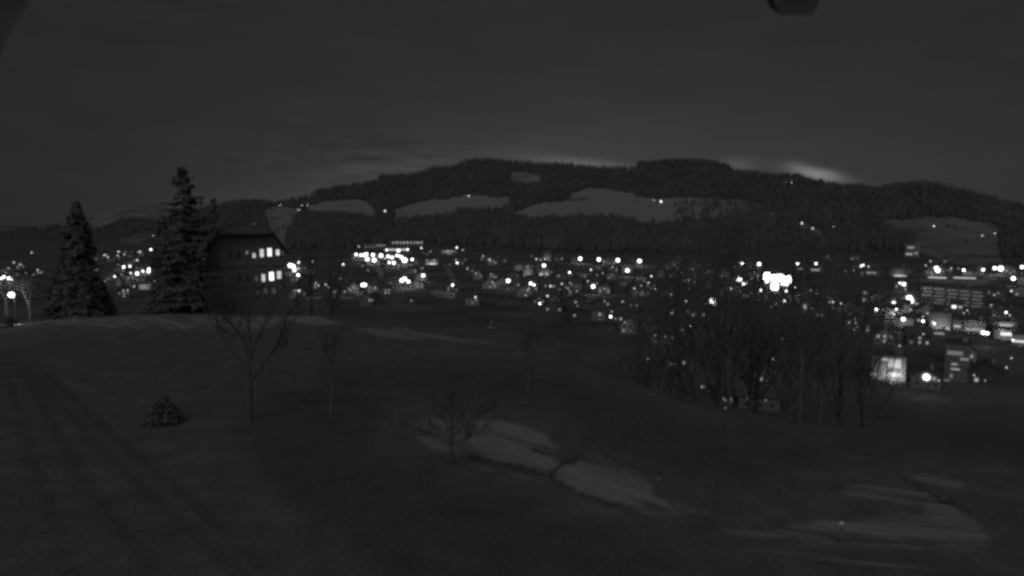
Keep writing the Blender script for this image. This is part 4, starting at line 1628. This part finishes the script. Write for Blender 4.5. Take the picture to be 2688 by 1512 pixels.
# shrubs: many small leaf faces through an uneven volume
def shrub(name, label, base, w, h, seed, nleaf=900, cone=0.0, group=None, cat='shrub'):
    rr = random.Random(seed)
    t = thing(name, label, cat, base, rr.uniform(0, 6), group)
    st, lf = MB(), MB()
    for j in range(7):
        a = rr.uniform(0, 6.28)
        st.tube([(0, 0, -0.2), (math.cos(a) * w * 0.12, math.sin(a) * w * 0.12, h * 0.35), (math.cos(a) * w * 0.3, math.sin(a) * w * 0.3, h * 0.8)], [0.05, 0.035, 0.015], 5, False)
    lumps = [(rr.uniform(-.28, .28) * w, rr.uniform(-.28, .28) * w, rr.uniform(0.35, 0.75) * h, rr.uniform(0.22, 0.36)) for _ in range(7)]
    for _ in range(nleaf):
        lx, ly, lz, lr = rr.choice(lumps)
        v = Vector((rr.gauss(0, 1), rr.gauss(0, 1), rr.gauss(0, 1))).normalized() * rr.uniform(0.4, 1.0) ** 0.5
        x, y, z = lx + v.x * lr * w, ly + v.y * lr * w, lz + v.z * lr * h
        if cone:
            z = h * (1 - math.sqrt(rr.random())) * 1.02
            z = min(z, h * 0.99)
            ra = 0.5 * w * max(0.0, 1 - z / h) ** 0.85 * rr.uniform(0.55, 1.08)
            an = rr.uniform(0, 6.283)
            x, y = ra * math.cos(an), ra * math.sin(an)
        if z < 0.02:
            z = rr.uniform(0.02, 0.2)
        s = rr.uniform(0.05, 0.12) * (0.6 + 0.25 * w)
        d = Vector((rr.uniform(-1, 1), rr.uniform(-1, 1), rr.uniform(-.4, 1))).normalized()
        e = d.cross(Vector((rr.uniform(-1, 1), rr.uniform(-1, 1), rr.uniform(-1, 1)))).normalized()
        c = Vector((x, y, z))
        i = len(lf.v)
        lf.v += [tuple(c - d * s), tuple(c + e * s * 0.6), tuple(c + d * s), tuple(c - e * s * 0.6)]
        lf.f.append((i, i + 1, i + 2, i + 3))
    st.build('stem', M_BARK, t)
    lf.build('foliage', M_SHRUB, t)
    return t


bp = hit(430, 1112)
shrub('shrub', 'dark pointed shrub standing alone in the meadow at left', bp, 2.0, at_y(430, 1030, bp.y).z - bp.z, 31, 1500, 1.0)
# low hedge rows dividing the pale patches
for i, (ln, lab) in enumerate(((DARK[0], 'low dark hedge line along the front of the pale snow patch'),
                               ([(1440, 1250), (1475, 1225), (1500, 1210), (1525, 1196)], 'dark hedge line slanting up beside the second pale patch'))):
    p0 = hit(*ln[0])
    t = thing('hedge', lab, 'hedge', p0)
    rr = random.Random(300 + i)
    lf = MB()
    for (a, b) in zip(ln, ln[1:]):
        A, B = hit(*a), hit(*b)
        nn = int((B - A).length * 70)
        for _ in range(nn):
            q = A.lerp(B, rr.random())
            hgt = 0.14 + 0.12 * mnoise.noise((q.x * 0.9, q.y * 0.9, 4.0))
            c = Vector((q.x + rr.gauss(0, 0.06) - p0.x, q.y + rr.gauss(0, 0.06) - p0.y, zt(q.x, q.y) + rr.uniform(0.0, hgt) - p0.z))
            d = Vector((rr.uniform(-1, 1), rr.uniform(-1, 1), rr.uniform(-.4, 1))).normalized()
            e = d.cross(Vector((rr.uniform(-1, 1), rr.uniform(-1, 1), rr.uniform(-1, 1)))).normalized()
            s = rr.uniform(0.04, 0.09)
            k = len(lf.v)
            lf.v += [tuple(c - d * s), tuple(c + e * s * 0.6), tuple(c + d * s), tuple(c - e * s * 0.6)]
            lf.f.append((k, k + 1, k + 2, k + 3))
    lf.build('foliage', M_SHRUB, t)

# ------------------------------------------------------------------ left edge: street lamp over a lane, lit tree trunks, wall, bush
LY = 86.0
hp = at_y(30, 774, LY)
gz = zt(hp.x, LY)
t = thing('street_lamp', 'near dazzling street lamp over the lane at the left edge', 'street lamp', (hp.x + 0.35, LY, gz), 0.0)
MB().tube([(0, 0, -0.3), (0, 0, 0.8), (0, 0, 0.801), (0, 0, hp.z - gz + 0.15), (-0.12, 0, hp.z - gz + 0.34), (-0.35, 0, hp.z - gz + 0.36)], [0.09, 0.085, 0.06, 0.045, 0.04, 0.035], 8).build('pole', M_METAL, t)
MB().ball((-0.35, 0, hp.z - gz), 0.30, 0.30, 0.27, 12, 8).build('lamp_globe', glow(60.0, True), t, smooth=True)
MB().tube([(-0.35, 0, hp.z - gz + 0.28), (-0.35, 0, hp.z - gz + 0.40)], [0.28, 0.1], 10).build('lamp_cap', M_METAL, t)


def snag(u, y, vt, rad, lab, seed):
    x = ray(u, 800).x / ray(u, 800).y * y
    g = Vector((x, y, zt(x, y) - 0.1))
    return bare_tree('roadside_tree', lab, g, at_y(u, vt, y).z - g.z + 2.5, seed, 0.55, 0.5, 0.08, 3, rad, 4, 0.012)


snag(17, 88.5, 770, 0.19, 'bare roadside tree with lamp lit trunk at the left edge', 51)
snag(77, 88, 790, 0.16, 'bare roadside tree with pale trunk right of the lane lamp', 52)
x = hp.x + 1.35
shrub('shrub', 'rounded dark bush between the lane lamp and the pale trunk', (x, LY - 2.2, zt(x, LY - 2.2)), 1.7, 1.5, 53, 900)
t = thing('stone_wall', 'low dark stone wall along the lane at the left edge', 'wall', (hp.x - 6, LY - 2.6, zt(hp.x - 3, LY - 2.6)), 0.0)
rr = random.Random(9)
for row in range(3):
    xx = 0.0
    while xx < 6.6:
        w = rr.uniform(0.4, 0.75)
        m = MB()
        o = rr.uniform(-0.02, 0.02)
        m.box(xx + 0.01, xx + w - 0.01, -0.16 + o, 0.16 + o, -0.25 + row * 0.25 + 0.01, -0.25 + (row + 1) * 0.25 - 0.01)
        m.build('stone', mat('wall_stone', 0.05, 0.09, 2.0), t)
        xx += w
m = MB()
m.box(0, xx, -0.2, 0.2, 0.503, 0.56)
m.build('coping', M_STONE, t)


def ribbon(name, pts, w, m, lift=0.03):
    b = MB()
    n = len(pts)
    for i, (x, y) in enumerate(pts):
        a, c = pts[max(0, i - 1)], pts[min(n - 1, i + 1)]
        d = Vector((c[0] - a[0], c[1] - a[1])).normalized()
        for s in (-1, -0.5, 0, 0.5, 1):
            px, py = x - d.y * s * w / 2, y + d.x * s * w / 2
            b.v.append((px, py, zt(px, py) + lift + 0.07 * (1 - s * s)))
    for i in range(n - 1):
        for k in range(4):
            a = i * 5 + k
            b.f.append((a, a + 1, a + 6, a + 5))
    return structure(b.build(name, m))


A = [hit(u, v) for u, v in ((40, 846), (60, 842), (80, 838), (92, 833))]
ribbon('snow_bank', [(p.x, p.y) for p in A], 1.3, M_SNOW)
A = [hit(u, v) for u, v in ((33, 857), (42, 854), (52, 852))]
ribbon('snow_bank', [(p.x, p.y) for p in A], 0.8, M_SNOW)

# ------------------------------------------------------------------ small post with a pale cap on the right-hand patch; marker stakes on the left
bp = hit(2206, 1432)
hgt = at_y(2203, 1374, bp.y).z - bp.z
t = thing('garden_post', 'dark slanted garden post with a pale round cap on the right patch', 'post', bp)
MB().tube([(0.06, 0, -0.2), (0.03, 0, hgt * 0.5), (0, 0, hgt - 0.05)], [0.035, 0.032, 0.03], 8).build('shaft', M_WOOD, t)
MB().ball((0, 0, hgt), 0.075, 0.075, 0.075, 10, 6).build('cap', mat('pale_cap', 0.6, 0.65, 3.0), t, smooth=True)
m = MB()
m.box(-0.11, 0.15, -0.02, 0.02, hgt * 0.35, hgt * 0.62)
m.build('board', M_WOOD, t)
bp = hit(160, 1262)
t = thing('marker_stake', 'thin pale marker stake leaning in the meadow at lower left', 'stake', bp)
topv = hit(148, 1225)
MB().tube([(0, 0, -0.1), tuple(Vector((topv.x - bp.x, (topv.y - bp.y) * 0.4, 0.42)))], [0.012, 0.010], 6).build('shaft', M_METAL, t)
MB().ball((0.0, 0.0, 0.10), 0.022, 0.022, 0.022, 8, 5).build('reflector', mat('pale_cap', 0.6, 0.65, 3.0), t)

# ------------------------------------------------------------------ the camera's own hood: dark tab at the top, housing edge in the upper left corner
EY = 0.8
e = thing('camera_hood', 'dark camera hood with a tab at top and a housing edge at upper left', 'camera hood', (0, 0, 0.30))
m = MB()
m.box(-0.9, 0.9, EY - 0.06, EY + 0.08, 0.0, 0.03)
m.build('hood_bar', M_WOOD, e)  # out of view, joins the tab and the housing edge
c0, c1 = at_y(2032, 40, EY), at_y(2140, 40, EY)
m = MB()
i = 0
x0, x1, zb = c0.x, c1.x, c0.z - 0.30
m.v = [(x0 + 0.006, EY, zb), (x1 - 0.002, EY, zb), (x1 + 0.003, EY, zb + 0.012), (x1 + 0.004, EY, 0.0), (x0 - 0.004, EY, 0.0), (x0 - 0.001, EY, zb + 0.014)]
m.v += [(x, y + 0.03, z + 0.016 if z < -0.001 else z) for x, y, z in m.v]
m.f = [(0, 1, 2, 3, 4, 5)[::-1], (6, 7, 8, 9, 10, 11)] + [(k, (k + 1) % 6, (k + 1) % 6 + 6, k + 6) for k in range(6)]
m.build('hood_tab', mat('hood_dark', 0.07, 0.10, 20.0), e)
m = MB()
pts = [(-60, 250), (0, 160), (10, 122), (26, 86), (48, 52), (66, 20), (84, -20), (90, -70), (-60, -70)]
for dy in (0.0, 0.03):
    for (u, v) in pts:
        p = at_y(u, v, EY + dy)
        m.v.append((p.x, EY + dy, p.z - 0.30))
n = len(pts)
m.f = [tuple(range(n))[::-1], tuple(range(n, 2 * n))] + [(k, (k + 1) % n, (k + 1) % n + n, k + n) for k in range(n)]
m.build('housing_edge', mat('hood_dark', 0.07, 0.10, 20.0), e)

settle_labels()
